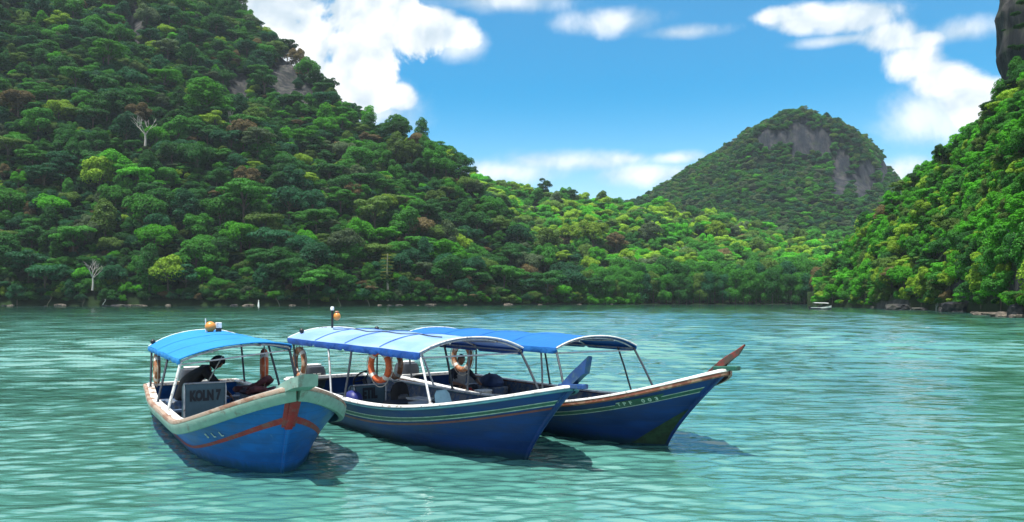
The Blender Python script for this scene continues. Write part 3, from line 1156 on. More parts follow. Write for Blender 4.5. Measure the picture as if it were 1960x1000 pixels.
# trees that stand out
for (hl, px, py, rp, form, tn, gain, lab) in (
        (left_hill, 463, 455, 36, 'dome', 'bright green', 1.25, 'vivid bright green dome-shaped tree low on the left hill'),
        (left_hill, 408, 200, 44, 'clumpy', 'bright green', 0.95, 'large bright green leafy tree high on the left hill beside the dark rock'),
        (left_hill, 218, 110, 36, 'umbrella', 'bright green', 0.8, 'wide bright green tree near the top of the left hill'),
        (left_hill, 45, 205, 34, 'dome', 'brownish', 1.0, 'rounded brown-leaved tree near the left edge, high on the hill'),
        (left_hill, 500, 275, 34, 'umbrella', 'grey-green', 1.2, 'flat-topped greyish tree below the rock on the left hill'),
        (left_hill, 590, 275, 32, 'umbrella', 'bright green', 0.9, 'flat-topped bright green tree on the upper right of the left hill'),
        (left_hill, 475, 395, 52, 'umbrella', 'mid green', 1.5, 'broad layered green tree in the middle of the left hill'),
        (left_hill, 655, 385, 30, 'umbrella', 'mid green', 1.4, 'spreading mid green tree with sunlit layers right of the hill middle'),
        (left_hill, 660, 465, 36, 'dome', 'grey-green', 1.1, 'greyish round tree low on the right part of the left hill'),
        (left_hill, 680, 375, 24, 'clumpy', 'brownish', 1.15, 'reddish brown tree on the middle right of the left hill'),
        (left_hill, 270, 225, 30, 'clumpy', 'brownish', 0.95, 'brownish tree behind the bare dead tree on the left hill'),
        (left_hill, 1075, 535, 20, 'clumpy', 'bright green', 1.2, 'bright green tree where the left hill meets the shore'),
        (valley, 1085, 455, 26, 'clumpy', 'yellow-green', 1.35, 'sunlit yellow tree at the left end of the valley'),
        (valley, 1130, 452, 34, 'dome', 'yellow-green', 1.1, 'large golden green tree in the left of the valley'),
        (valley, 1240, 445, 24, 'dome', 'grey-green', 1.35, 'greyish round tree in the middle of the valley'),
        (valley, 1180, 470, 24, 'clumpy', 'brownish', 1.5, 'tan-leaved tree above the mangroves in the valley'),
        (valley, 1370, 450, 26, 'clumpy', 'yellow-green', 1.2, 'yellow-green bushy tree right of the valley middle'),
        (right_hill, 1845, 450, 30, 'clumpy', 'bright green', 1.25, 'light green leafy tree in the middle of the right hillside'),
        (right_hill, 1905, 500, 44, 'clumpy', 'yellow-green', 0.95, 'yellow-green drooping tree low on the right hillside'),
        (right_hill, 1700, 540, 30, 'clumpy', 'yellow-green', 0.85, 'yellow-green bush-like tree above the shore overhang')):
    p = hl.point(px, py + rp * 1.0)
    r = rp * p.y / FPX
    p = p + Vector((0, -r * 0.5, r * 0.15))
    plant('rainforest_tree', form, 0, p, r, 1.0, random.uniform(0, 6.28), tuple(np.array(TINT[tn]) * gain), lab, 'tree', 'trees that stand out by colour')

# ridge trees with bare stems and flat crowns against the sky
for (hl, px, py, rp, tall, lab) in (
        (left_hill, 762, 238, 24, 1.5, 'dark umbrella-crowned tree on the left ridge against blue sky'),
        (left_hill, 808, 282, 15, 1.5, 'small flat-crowned tree lower on the left ridge skyline'),
        (left_hill, 634, 154, 15, 1.4, 'small tree on the left ridge in front of the white cloud'),
        (left_hill, 550, 78, 20, 1.2, 'leaning flat tree on the upper left ridge before the cloud'),
        (left_hill, 845, 308, 10, 1.4, 'tiny tree crown on the skyline of the left ridge end'),
        (valley, 1043, 350, 15, 1.5, 'flat-crowned tree on the middle ridge skyline'),
        (valley, 903, 322, 13, 1.2, 'dark tree at the upper end of the middle ridge'),
        (valley, 1090, 365, 16, 1.1, 'dark round tree on the middle ridge skyline'),
        (right_hill, 1803, 283, 17, 2.0, 'flat-crowned tree leaning out from the right hillside against sky'),
        (right_hill, 1757, 330, 20, 1.3, 'wide airy tree on the lower skyline of the right hillside'),
        (right_hill, 1893, 195, 18, 1.2, 'dark overhanging tree under the rock pinnacle at the right'),
        (right_hill, 1888, 225, 18, 1.2, 'second dark tree hanging below the rock pinnacle at the right'),
        (right_hill, 1922, 168, 18, 1.0, 'bushy flat tree right under the left edge of the rock pinnacle'),
        (right_hill, 1948, 150, 22, 1.0, 'wide dark tree covering the foot of the rock pinnacle')):
    q = hl.point(px + (6 if hl is right_hill else -4), py + rp * 1.6 * tall)
    r = rp * q.y / FPX
    top = px_world(px, py, q.y)
    zs = max(0.7, (top.z - q.z + 1.0) / (1.45 * r))
    e = plant('ridge_tree', 'umbrella', random.randrange(4), (top.x, q.y, q.z - 1.0), r, zs, random.uniform(0, 6.28), tuple(np.array(TINT['dark green']) * 0.9), lab, 'tree', 'umbrella trees on the ridges')


def bare_tree(name, foot, h, spread, label, seed, mat=M_PALE, levels=3):
    g = random.Random(seed)
    e = empty(name, foot)
    tag(e, label, 'tree')
    tr, br = MB(), MB()
    fork = 0.42 * h
    tr.tube([(0, 0, -0.8), (0.02 * h, 0, fork * 0.5), (0, 0.01 * h, fork)], [0.045 * h, 0.034 * h, 0.028 * h], 7)

    def limb(p, d, ln, r, lv):
        q = [Vector(p)]
        for i in range(3):
            d = (d + Vector((g.uniform(-.25, .25), g.uniform(-.25, .25), g.uniform(-0.05, .25)))).normalized()
            q.append(q[-1] + d * ln / 3)
        br.tube(q, [r, r * 0.8, r * 0.62, r * 0.45], 5)
        if lv > 0:
            for i in range(3):
                d2 = (d + Vector((g.uniform(-.9, .9), g.uniform(-.9, .9), g.uniform(-.2, .5)))).normalized()
                limb(q[-1] if i else q[-2], d2, ln * 0.62, r * 0.5, lv - 1)
    for i in range(5):
        a = 2 * PI * i / 5 + g.uniform(-.3, .3)
        limb((0, 0, fork * (0.8 + 0.05 * i)), Vector((math.cos(a) * spread, math.sin(a) * spread, 1)).normalized(), h * 0.36, 0.019 * h, levels - 1)
    tr.build('trunk', mat, e, smooth=True)
    br.build('branch', mat, e, smooth=True)
    return e


p = left_hill.point(290, 296)
bare_tree('dead_tree', p + Vector((0, -5, 2)), 13.0, 0.9, 'bare pale grey dead tree standing out on the left hill', 3)
p = left_hill.point(186, 548)
bare_tree('dead_tree', p + Vector((0, -3, 1)), 9.0, 0.8, 'thin pale leafless tree above the left shore', 5)
p = left_hill.point(448, 250)
bare_tree('dead_tree', p + Vector((0, -3, 1)), 8.0, 0.4, 'small pale bare trunk below the dark rock of the left hill', 8, levels=2)
p = right_hill.point(1945, 520)
bare_tree('dead_tree', p + Vector((0, -1.5, 0)), 7.0, 0.5, 'leaning bare pale trunk at the right edge above the shore', 9, levels=2)


def tall_stem_tree():
    p = left_hill.point(742, 583, smax=0.06)
    e = empty('slender_tree', (p.x, p.y, 0.3))
    tag(e, 'slender tree with bare pale trunk and yellow leaf tiers at the left shore', 'tree')
    h = (583 - 485) * p.y / FPX
    mb = MB()
    mb.tube([(0, 0, -0.5), (0.2, 0, h * 0.35), (-0.1, 0, h * 0.7), (0.1, 0, h)], [0.55, 0.42, 0.30, 0.16], 8)
    mb.build('trunk', paint('pale_bark', (0.33, 0.30, 0.22), 0.85, var=0.25, spec=0.1), e, smooth=True)
    g = np.random.default_rng(5)
    V, Fc = [], []
    for tier in range(8):
        z = h * (0.52 + 0.065 * tier)
        for j in range(90):
            a = g.random() * 6.28
            q = (0.4 + 2.3 * g.random() ** 0.7) * (1 - 0.03 * tier)
            c = np.array([q * math.cos(a), q * math.sin(a), z + 0.15 * g.normal() - 0.05 * q])
            t = np.array([math.cos(a), math.sin(a), -0.1 + 0.2 * g.normal()]) * 0.34
            b = np.array([-math.sin(a), math.cos(a), 0.2 * g.normal()]) * 0.16
            o = len(V)
            V += [c - t, c + b, c + t, c - b]
            Fc.append((o, o + 1, o + 2, o + 3))
    me = np_mesh('crown', np.array(V), np.array(Fc), [M_LEAF])
    c = bpy.data.objects.new('crown', me)
    C.objects.link(c)
    c.parent = e
    c.color = (0.17, 0.20, 0.04, 1)


tall_stem_tree()


# ------------------------------------------------------------------ rock pinnacle and shore rocks

def rock(name, loc, size, seed, mat, label, group=None, detail=3, rz=0.0, cat='rock'):
    bm = bmesh.new()
    bmesh.ops.create_icosphere(bm, subdivisions=detail, radius=1.0)
    off = Vector((seed * 3.7, seed * 1.3, seed * 2.1))
    for v in bm.verts:
        n = v.co.normalized()
        f = 1 + 0.35 * mnoise.noise(n * 1.3 + off) + 0.18 * mnoise.noise(n * 3.1 + off) + 0.08 * mnoise.noise(n * 7 + off)
        # flat facets as in broken limestone
        q = n * f
        q.z = q.z if q.z < 0.6 else 0.6 + (q.z - 0.6) * 0.4
        v.co = Vector((q.x * size[0], q.y * size[1], q.z * size[2]))
    me = bpy.data.meshes.new(name)
    bm.to_mesh(me)
    bm.free()
    me.materials.append(mat)
    o = bpy.data.objects.new(name, me)
    o.location = loc
    o.rotation_euler = (0, 0, rz)
    C.objects.link(o)
    tag(o, label, cat, group)
    return o


def pinnacle():
    d0 = 176.0
    dc = d0 + 14
    g = np.random.default_rng(8)
    n, m = 96, 90
    vs = []
    zt, zb = CAM_H + (HORY + 260) / FPX * d0, CAM_H + (HORY - 330) / FPX * d0
    for j in range(m + 1):
        t = j / m
        z = zb + (zt - zb) * t
        left = float(np.interp(HORY - (z - CAM_H) * FPX / dc, [-260, -60, 0, 20, 60, 100, 130, 160, 215, 330], [1975, 1938, 1934, 1923, 1926, 1924, 1934, 1942, 1950, 1950]))
        cxw = (2020 - HORX) * dc / FPX
        lx = (left - HORX) * dc / FPX
        rx = cxw - lx
        for i in range(n):
            a = 2 * PI * i / n
            q = Vector((math.cos(a), math.sin(a), 0))
            f = 1 + 0.10 * mnoise.noise(Vector((q.x * 3, q.y * 3, z * 0.05))) + 0.07 * mnoise.noise(Vector((q.x * 9, q.y * 9, z * 0.12))) + 0.035 * mnoise.noise(Vector((q.x * 22, q.y * 22, z * 0.3)))
            f = 1 + (f - 1) * 13.0 / rx
            vs.append((cxw + q.x * rx * f, d0 + 14 + q.y * 12 * f, z + 0.8 * mnoise.noise(Vector((q.x * 5, q.y * 5, z * .3)))))
    idx = np.arange(n * (m + 1)).reshape(m + 1, n)
    nx = np.roll(idx, -1, 1)
    f = np.stack([idx[:-1].ravel(), nx[:-1].ravel(), nx[1:].ravel(), idx[1:].ravel()], 1)
    me = np_mesh('cliff', np.array(vs), f, [M_ROCK], smooth=True)
    bm = bmesh.new()
    bm.from_mesh(me)
    bm.verts.ensure_lookup_table()
    bm.faces.new([bm.verts[i] for i in idx[-1]])
    bm.to_mesh(me)
    bm.free()
    o = bpy.data.objects.new('cliff', me)
    C.objects.link(o)
    tag(o, 'dark rock pinnacle at the upper right edge', kind='structure')
    for (px, py, rp, lab) in ((1930, 165, 9, 'small dark shrub clinging under the pinnacle at its foot'), (1921, 60, 5, 'tiny shrub on the edge of the rock pinnacle'),
                              (1950, 95, 12, 'dark bush growing on the rock pinnacle face'), (1944, 30, 10, 'dark leafy bush at the top left of the rock pinnacle'), (1938, 128, 9, 'dark bush on a ledge low on the pinnacle'),
                              (1955, 150, 16, 'broad dark bush filling the foot of the pinnacle'), (1952, 55, 13, 'leafy bush half way up the rock pinnacle face'),
                              (1936, 92, 8, 'small bush on the left edge of the pinnacle half way up'), (1957, 8, 12, 'bush crowning the visible top of the rock pinnacle')):
        dd = d0 + 3
        plant('cliff_shrub', 'bush', 1, px_world(px, py, dd), rp * dd / FPX, 0.8, 1.0, TINT['dark green'], lab, 'shrub')


pinnacle()

for i, (px, py, d, sx, sy, sz, lab) in enumerate((
        (1893, 598, 122, 2.3, 2.0, 0.55, 'long flat grey rock ledge at the foot of the right hillside'),
        (1925, 602, 112, 2.2, 1.8, 0.75, 'broad pale rock ledge at the right edge of the shore'),
        (1955, 592, 106, 1.6, 1.6, 2.2, 'tall dark boulder with a hollow at the right edge'),
        (1948, 606, 104, 1.2, 1.0, 0.5, 'low rock in front of the dark boulder at the right edge'),
        (1838, 586, 150, 3.2, 2.2, 2.1, 'dark rock face at the waterline under the right hillside'),
        (1812, 592, 156, 1.8, 1.5, 1.0, 'dark boulder left of the rock face on the right shore'),
        (1722, 588, 182, 3.6, 2.5, 1.4, 'dark low rock standing for the shaded hollow under the right shore bushes'),  # dark rock added where the undercut lies in shade
        (1758, 591, 176, 2.0, 1.5, 0.7, 'small dark rock between the overhang and the rock face'),
        (1672, 589, 208, 0.8, 0.7, 0.6, 'small rock at the tip of the right shore'),
        (1868, 601, 134, 0.9, 0.7, 0.4, 'small pale rock at the waterline left of the ledges'))):
    p = px_world(px, 572, d)
    rock('rock', (p.x, d, sz * 0.15), (sx, sy, sz), i + 3, M_SHORE if i in (0, 1, 3, 9) else M_ROCK, lab, 'rocks along the right shore', rz=i * 0.7)
for i, (px, d, s, lab) in enumerate(((115, 268, 1.3, 'small pale rock on the left shore near the picture edge'), (246, 269, 0.9, 'small rock beside the left shore shrubs'), (322, 270, 1.0, 'grey rock in the left shore shallows'), (560, 272, 0.9, 'small rock at the middle of the left shore'))):
    p = px_world(px, 572, d)
    rock('rock', (p.x, d, 0.1), (s * 1.5, s, s * 0.7), 30 + i, M_SHORE, lab, 'rocks along the left shore', detail=2, rz=i)


for i in range(20):
    px = random.uniform(-20, 1180)
    d = float(np.interp(px, [-700, 600, 900, 1100, 1260], [262, 275, 300, 338, 356])) - random.uniform(2.5, 6.5)
    s = random.uniform(0.4, 1.3)
    pale = random.random() < 0.4
    rock('rock', ((px - HORX) * d / FPX, d, 0.05), (s * random.uniform(1.1, 2.4), s, s * random.uniform(0.45, 0.8)), 60 + i, M_SHORE if pale else M_ROCK,
         '%s shore rock at the water line, %s' % ('pale' if pale else 'dark', ('by the left edge', 'left of the marker post', 'behind the azure canopy', 'behind the pale canopy', 'behind the deep blue canopy')[int(np.digitize(px, [130, 400, 560, 850]))]),
         'rocks along the left shore', detail=2, rz=i)


for i in range(8):
    left = i < 6
    px = random.uniform(20, 1080) if left else random.uniform(1680, 1900)
    d = float(np.interp(px, [-700, 600, 900, 1100, 1260], [262, 275, 300, 338, 356])) - random.uniform(1, 4) if left else float(np.interp(px, [1600, 1700, 1800, 1900], [250, 196, 168, 128])) - random.uniform(0.5, 2)
    ln = random.uniform(2.0, 3.8) * (1 if left else 0.6)
    an = random.uniform(-1, 1)
    mb = MB()
    q = [Vector((0, 0, -0.4)), Vector((0.35 * ln * math.sin(an), -0.3, 0.30 * ln)), Vector((0.75 * ln * math.sin(an) + 0.2, -0.9, 0.62 * ln)), Vector((ln * math.sin(an), -1.2, 0.86 * ln))]
    mb.tube(q, [0.17, 0.14, 0.10, 0.05], 6)
    for j in range(3):
        s0 = q[1].lerp(q[3], 0.25 + 0.3 * j)
        mb.tube([s0, s0 + Vector((random.uniform(-.8, .8), random.uniform(-.6, .2), random.uniform(0.2, .9))) * ln * 0.28], [0.06, 0.025], 5)
    o = mb.build('bare_stem', M_PALE if random.random() < 0.6 else M_BARK, smooth=True)
    o.location = ((px - HORX) * d / FPX, d, 0.2)
    tag(o, 'thin bare stem leaning over the water, %s' % (('by the left edge', 'left of the marker post', 'behind the azure canopy', 'behind the pale canopy', 'behind the deep blue canopy')[int(np.digitize(px, [130, 400, 560, 850]))] if left else 'on the right shore'),
        'branch', 'bare stems along the shores')


def marker():
    p = px_world(495, 572, 262)
    e = empty('channel_marker', (p.x, 262, 0))
    tag(e, 'thin white marker post standing in the water before the left shore', 'marker post')
    MB().lathe([(0.32, -2), (0.30, 0.4), (0.16, 1.5), (0.10, 1.8)], n=12).build('post', paint('marker_white', (0.78, 0.78, 0.74), 0.5), e, smooth=True)
    MB().lathe([(0.1, 1.8), (0.2, 1.84), (0.2, 2.0), (0.02, 2.08)], n=12).build('topmark', paint('marker_cap', (0.6, 0.6, 0.56), 0.5), e, smooth=True)


marker()

# ------------------------------------------------------------------ boats

M_NAVY = paint('navy_hull_paint', (0.010, 0.050, 0.21), 0.34, var=0.22, scale=2.2, wear=(0.03, 0.075, 0.17), wear_amt=0.15, wear_scale=5, bump=0.12, bump_scale=7, stretch=(0.5, 1, 1.6))
M_NAVY_TOP = paint('navy_topside_paint', (0.012, 0.055, 0.20), 0.40, var=0.25, scale=3, wear=(0.05, 0.10, 0.17), wear_amt=0.35, bump=0.1, bump_scale=9)
M_BLUE = paint('blue_hull_paint', (0.010, 0.125, 0.43), 0.36, var=0.22, scale=2.4, wear=(0.05, 0.18, 0.38), wear_amt=0.15, wear_scale=6, bump=0.14, bump_scale=8, stretch=(0.5, 1, 1.6))
M_IN = paint('inside_paint', (0.05, 0.10, 0.19), 0.6, var=0.3, scale=5, wear=(0.16, 0.17, 0.18), wear_amt=0.5)
M_DECK = paint('deck_paint', (0.10, 0.14, 0.19), 0.65, var=0.3, scale=4, wear=(0.2, 0.19, 0.17), wear_amt=0.6)
M_WHITE = paint('white_paint', (0.74, 0.75, 0.74), 0.5, var=0.08, scale=7, wear=(0.35, 0.33, 0.30), wear_amt=0.3)
M_CAP1 = paint('worn_gunwale_cap', (0.62, 0.63, 0.60), 0.6, var=0.15, scale=6, wear=(0.23, 0.15, 0.10), wear_amt=0.42, wear_scale=5, bump=0.3, bump_scale=20, stretch=(0.4, 1, 1))
M_TAN = paint('worn_tan_wood', (0.36, 0.27, 0.21), 0.65, var=0.25, scale=5, wear=(0.22, 0.12, 0.08), wear_amt=0.5, wear_scale=5, bump=0.3, bump_scale=20, stretch=(0.35, 1, 1))
M_GREEN = paint('pale_green_paint', (0.20, 0.33, 0.28), 0.55, var=0.15, scale=5, wear=(0.17, 0.20, 0.17), wear_amt=0.3, wear_scale=6, bump=0.2, bump_scale=12)
M_TEAL = paint('teal_paint', (0.06, 0.20, 0.26), 0.5, var=0.2, scale=6)
M_BROWN = paint('red_brown_wood', (0.20, 0.060, 0.035), 0.6, var=0.3, scale=6, wear=(0.33, 0.20, 0.13), wear_amt=0.45, bump=0.25, bump_scale=18, stretch=(0.3, 1, 1))
M_PROW = paint('red_worn_prow', (0.21, 0.032, 0.024), 0.6, var=0.35, scale=5, wear=(0.07, 0.045, 0.035), wear_amt=0.6, wear_scale=4, bump=0.25, bump_scale=14)
M_RED = paint('red_paint', (0.30, 0.016, 0.020), 0.5, var=0.25, scale=5, wear=(0.20, 0.06, 0.06), wear_amt=0.45)
M_DKRED = paint('dull_red_paint', (0.16, 0.035, 0.045), 0.5, var=0.3, scale=5)
M_LINE = paint('cream_line_paint', (0.42, 0.45, 0.40), 0.5, var=0.3, scale=9)
M_DKGREEN = paint('dark_green_paint', (0.012, 0.085, 0.060), 0.5, var=0.3, scale=6)
M_ALGAE = paint('algae', (0.014, 0.045, 0.022), 0.8, var=0.5, scale=8)
M_BLACK = paint('black_plastic', (0.010, 0.011, 0.013), 0.45, var=0.3, scale=8)
M_DKGREY = paint('dark_grey_plastic', (0.035, 0.042, 0.055), 0.4, var=0.2, scale=6)
M_STEEL = paint('galvanised_pipe', (0.46, 0.48, 0.50), 0.4, var=0.15, scale=14, metal=0.5, wear=(0.20, 0.15, 0.11), wear_amt=0.25)
M_DKPIPE = paint('dark_pipe', (0.045, 0.055, 0.07), 0.45, var=0.3, scale=14, metal=0.3)
M_BOARD = paint('grey_blue_board', (0.055, 0.120, 0.160), 0.55, var=0.15, scale=4, wear=(0.055, 0.12, 0.155), wear_amt=0.35)
M_LETTER = paint('dark_letter_paint', (0.006, 0.012, 0.022), 0.6)
M_LETTERW = paint('white_letter_paint', (0.62, 0.66, 0.60), 0.6, var=0.25, scale=30)
M_ORANGE = paint('orange_foam', (0.56, 0.10, 0.025), 0.65, var=0.2, scale=8, wear=(0.62, 0.30, 0.18), wear_amt=0.25)
M_RUSTY = paint('faded_brown_foam', (0.33, 0.13, 0.055), 0.7, var=0.35, scale=8, wear=(0.42, 0.31, 0.22), wear_amt=0.45)
M_BAND = paint('band_white', (0.60, 0.57, 0.52), 0.7, var=0.15, scale=9)
M_ROPE = paint('rope', (0.45, 0.42, 0.36), 0.9, var=0.3, scale=40)
M_BUOY = paint('orange_lamp_glass', (0.60, 0.24, 0.05), 0.3, var=0.15)
M_CANV1 = fabric('azure_canopy_cloth', (0.010, 0.22, 0.58), (0.018, 0.28, 0.68), 0.5, 0.22, rough=0.8)
M_CANV2 = fabric('sheen_pale_canopy_cloth', (0.13, 0.29, 0.66), (0.36, 0.54, 0.82), 0.55, 0.22)  # glare on the cloth is painted into its pale base colours
M_CANV2S = fabric('royal_blue_skirt_cloth', (0.004, 0.07, 0.36), (0.008, 0.10, 0.42), 0.5, 0.2)
M_CANV3 = fabric('deep_blue_canopy_cloth', (0.004, 0.12, 0.42), (0.006, 0.15, 0.46), 0.5, 0.15, rough=0.85)


def hull_paint(name, col, wear, grime):
    m, k, out = new_mat(name)
    tc = k.n('ShaderNodeTexCoord')
    pos = tc.outputs['Object']
    sep = k.n('ShaderNodeSeparateXYZ')
    k.l(pos, sep.inputs[0])
    n1 = k.n('ShaderNodeTexNoise')
    n1.inputs['Scale'].default_value = 3.0
    n1.inputs['Detail'].default_value = 7
    k.l(k.vmath('MULTIPLY', pos, (0.4, 1, 1.8)), n1.inputs['Vector'])
    n2 = k.n('ShaderNodeTexNoise')
    n2.inputs['Scale'].default_value = 7.0
    n2.inputs['Detail'].default_value = 8
    n2.inputs['Roughness'].default_value = 0.7
    k.l(k.vmath('MULTIPLY', pos, (1.6, 1, 0.35)), n2.inputs['Vector'])
    sc = k.t.nodes.new('ShaderNodeVectorMath')
    sc.operation = 'SCALE'
    sc.inputs[0].default_value = col
    k.l(k.ramp(n1.outputs['Fac'], 0.3, 0.7, 0.74, 1.22), sc.inputs['Scale'])
    c = k.mix(k.ramp(n2.outputs['Fac'], 0.56, 0.74, 0.0, 0.55), sc.outputs[0], wear)
    low = k.math('SUBTRACT', 1.0, k.ramp(k.math('ADD', sep.outputs[2], k.math('MULTIPLY', k.math('SUBTRACT', n2.outputs['Fac'], 0.5), 0.22)), 0.02, 0.16))
    c = k.mix(k.math('MULTIPLY', low, 0.75), c, grime)
    seam = k.math('PINGPONG', k.math('ADD', sep.outputs[2], k.math('MULTIPLY', n1.outputs['Fac'], 0.015)), 0.075)
    sd = k.ramp(seam, 0.0, 0.006)
    c = k.mix(k.math('MULTIPLY', k.math('SUBTRACT', 1.0, sd), 0.35), c, (0.006, 0.012, 0.03))
    b = k.n('ShaderNodeBsdfPrincipled')
    k.l(c, b.inputs['Base Color'])
    k.l(k.ramp(n1.outputs['Fac'], 0.3, 0.7, 0.42, 0.66), b.inputs['Roughness'])
    b.inputs['Specular IOR Level'].default_value = 0.35
    bp = k.n('ShaderNodeBump')
    bp.inputs['Strength'].default_value = 0.35
    bp.inputs['Distance'].default_value = 0.01
    k.l(k.math('ADD', sd, k.math('MULTIPLY', n2.outputs['Fac'], 0.6)), bp.inputs['Height'])
    k.l(bp.outputs[0], b.inputs['Normal'])
    k.l(b.outputs[0], out.inputs[0])
    return m


M_NAVY = hull_paint('navy_planking', (0.006, 0.036, 0.165), (0.03, 0.07, 0.15), (0.012, 0.045, 0.04))
M_BLUE = hull_paint('blue_planking', (0.010, 0.125, 0.43), (0.09, 0.22, 0.40), (0.012, 0.07, 0.09))


def gpath(c, uu):
    """gunwale: distance from the bow tip -> x, half beam, height"""
    t = min(max(uu / c['Lb'], 0), 1)
    b = c['B'] * (1 - (1 - t) ** 2) ** c['q']
    tail = min(max((uu - 5.0) / 4.0, 0), 1)
    b *= 1 - 0.20 * tail * tail * (3 - 2 * tail)
    s = min(max(1 - uu / c['Ls'], 0), 1)
    z = c['zm'] + (c['zb'] - c['zm']) * s * s + 0.05 * tail
    return c['ov'] - uu, b, z


def wpath(c, u):
    """waterline at the same station"""
    uw = u * c['L']
    t = min(max(uw / (c['Lb'] * 1.15), 0), 1)
    b = c['B'] * c['wl'] * (1 - (1 - t) ** 2) ** max(c['q'], 0.6)
    tail = min(max((uw - 5.0) / 4.0, 0), 1)
    return -uw, b * (1 - 0.2 * tail * tail)


def hull_pt(c, uu, v, side, off=0.0):
    """point of the hull skin; v = 0 at the waterline, 1 at the gunwale"""
    tot = c['L'] + c['ov']
    gx, gb, gz = gpath(c, uu)
    wx, wb = wpath(c, uu / tot)
    if v >= 0:
        bow = max(0.0, 1 - uu / 3.5)
        x = wx + (gx - wx) * v ** (1.15 + 0.1 * bow)
        y = wb + (gb - wb) * v ** (1.0 + 0.55 * bow)
        z = gz * v
    else:
        k = -v
        x = wx - 0.25 * k
        y = wb * (1 - 0.35 * k - 0.65 * max(0, (k - 0.7) / 0.3))
        z = -0.32 * k
    p = Vector((x, y * side, z))
    if off:
        e = 0.02
        a = hull_pt(c, max(uu - e, 0), v, side)
        b2 = hull_pt(c, uu + e, v, side)
        u2 = hull_pt(c, uu, min(v + 0.03, 1), side)
        d2 = hull_pt(c, uu, max(v - 0.03, 0), side)
        n = (b2 - a).cross(u2 - d2)
        if n.length > 1e-9:
            n.normalize()
            if n.y * side < 0:
                n = -n
            p = p + n * off
    return p


def stations(c, n=44):
    tot = c['L'] + c['ov']
    return [tot * (i / n) ** 1.45 for i in range(n + 1)]


def strip(mb, c, side, v0, v1, u0, u1, off=0.005, n=40, mi=0):
    """a band painted along the hull, a few millimetres proud; v0 and v1 are functions of the station"""
    r = []
    for i in range(n + 1):
        uu = u0 + (u1 - u0) * (i / n) ** 1.2
        a, b = v0(uu), v1(uu)
        r.append([hull_pt(c, uu, a + (b - a) * j / 3, side, off) for j in range(4)])
    mb.loft(r, mi, close=False)


def dz_to_v(c, dz):
    return lambda uu: max(0.02, 1 - (dz(uu) if callable(dz) else dz) / gpath(c, uu)[2])


def rail(mb, c, prof, mi=0, u1=None, u0=0.0, n=48):
    """sweep a cross-section (outward, up) along both gunwales"""
    tot = c['L'] + c['ov']
    for side in (-1, 1):
        rings = []
        for i in range(n + 1):
            uu = u0 + ((u1 or tot) - u0) * (i / n) ** 1.35
            x, b, z = gpath(c, uu)
            xa, ba, _ = gpath(c, max(uu - 0.03, 0))
            xb, bb, _ = gpath(c, uu + 0.03)
            t = Vector((xb - xa, (bb - ba) * side, 0)).normalized()
            o = Vector((-t.y, t.x, 0))
            if o.y * side < 0 or abs(o.y) < 1e-6:
                o = -o if o.y * side < 0 else Vector((0, side, 0))
            ring = []
            for (a, h) in prof:
                q = Vector((x, b * side, z)) + o * a + Vector((0, 0, h))
                if q.y * side < 0.004:
                    q.y = 0.004 * side
                ring.append(q)
            rings.append(ring)
        mb.loft(rings, mi)


def tri_norm(mb):
    return mb


def canopy_z(c, X, k):
    xr, xf = c['cx']
    t = (X - xr) / (xf - xr)
    ze = c['ze'][0] + (c['ze'][1] - c['ze'][0]) * (k * 0.5 + 0.5) + c.get('tilt', 0) * (t - 0.5)
    bays = c.get('bays', 4)
    sag = -0.030 * (1 - k * k) * (0.5 - 0.5 * math.cos(2 * PI * t * bays)) * (1 - 0.3 * abs(k))
    rise = c['rise'] if not isinstance(c['rise'], tuple) else c['rise'][0] + (c['rise'][1] - c['rise'][0]) * t
    return ze + rise * (1 - abs(k) ** 2.3) + sag


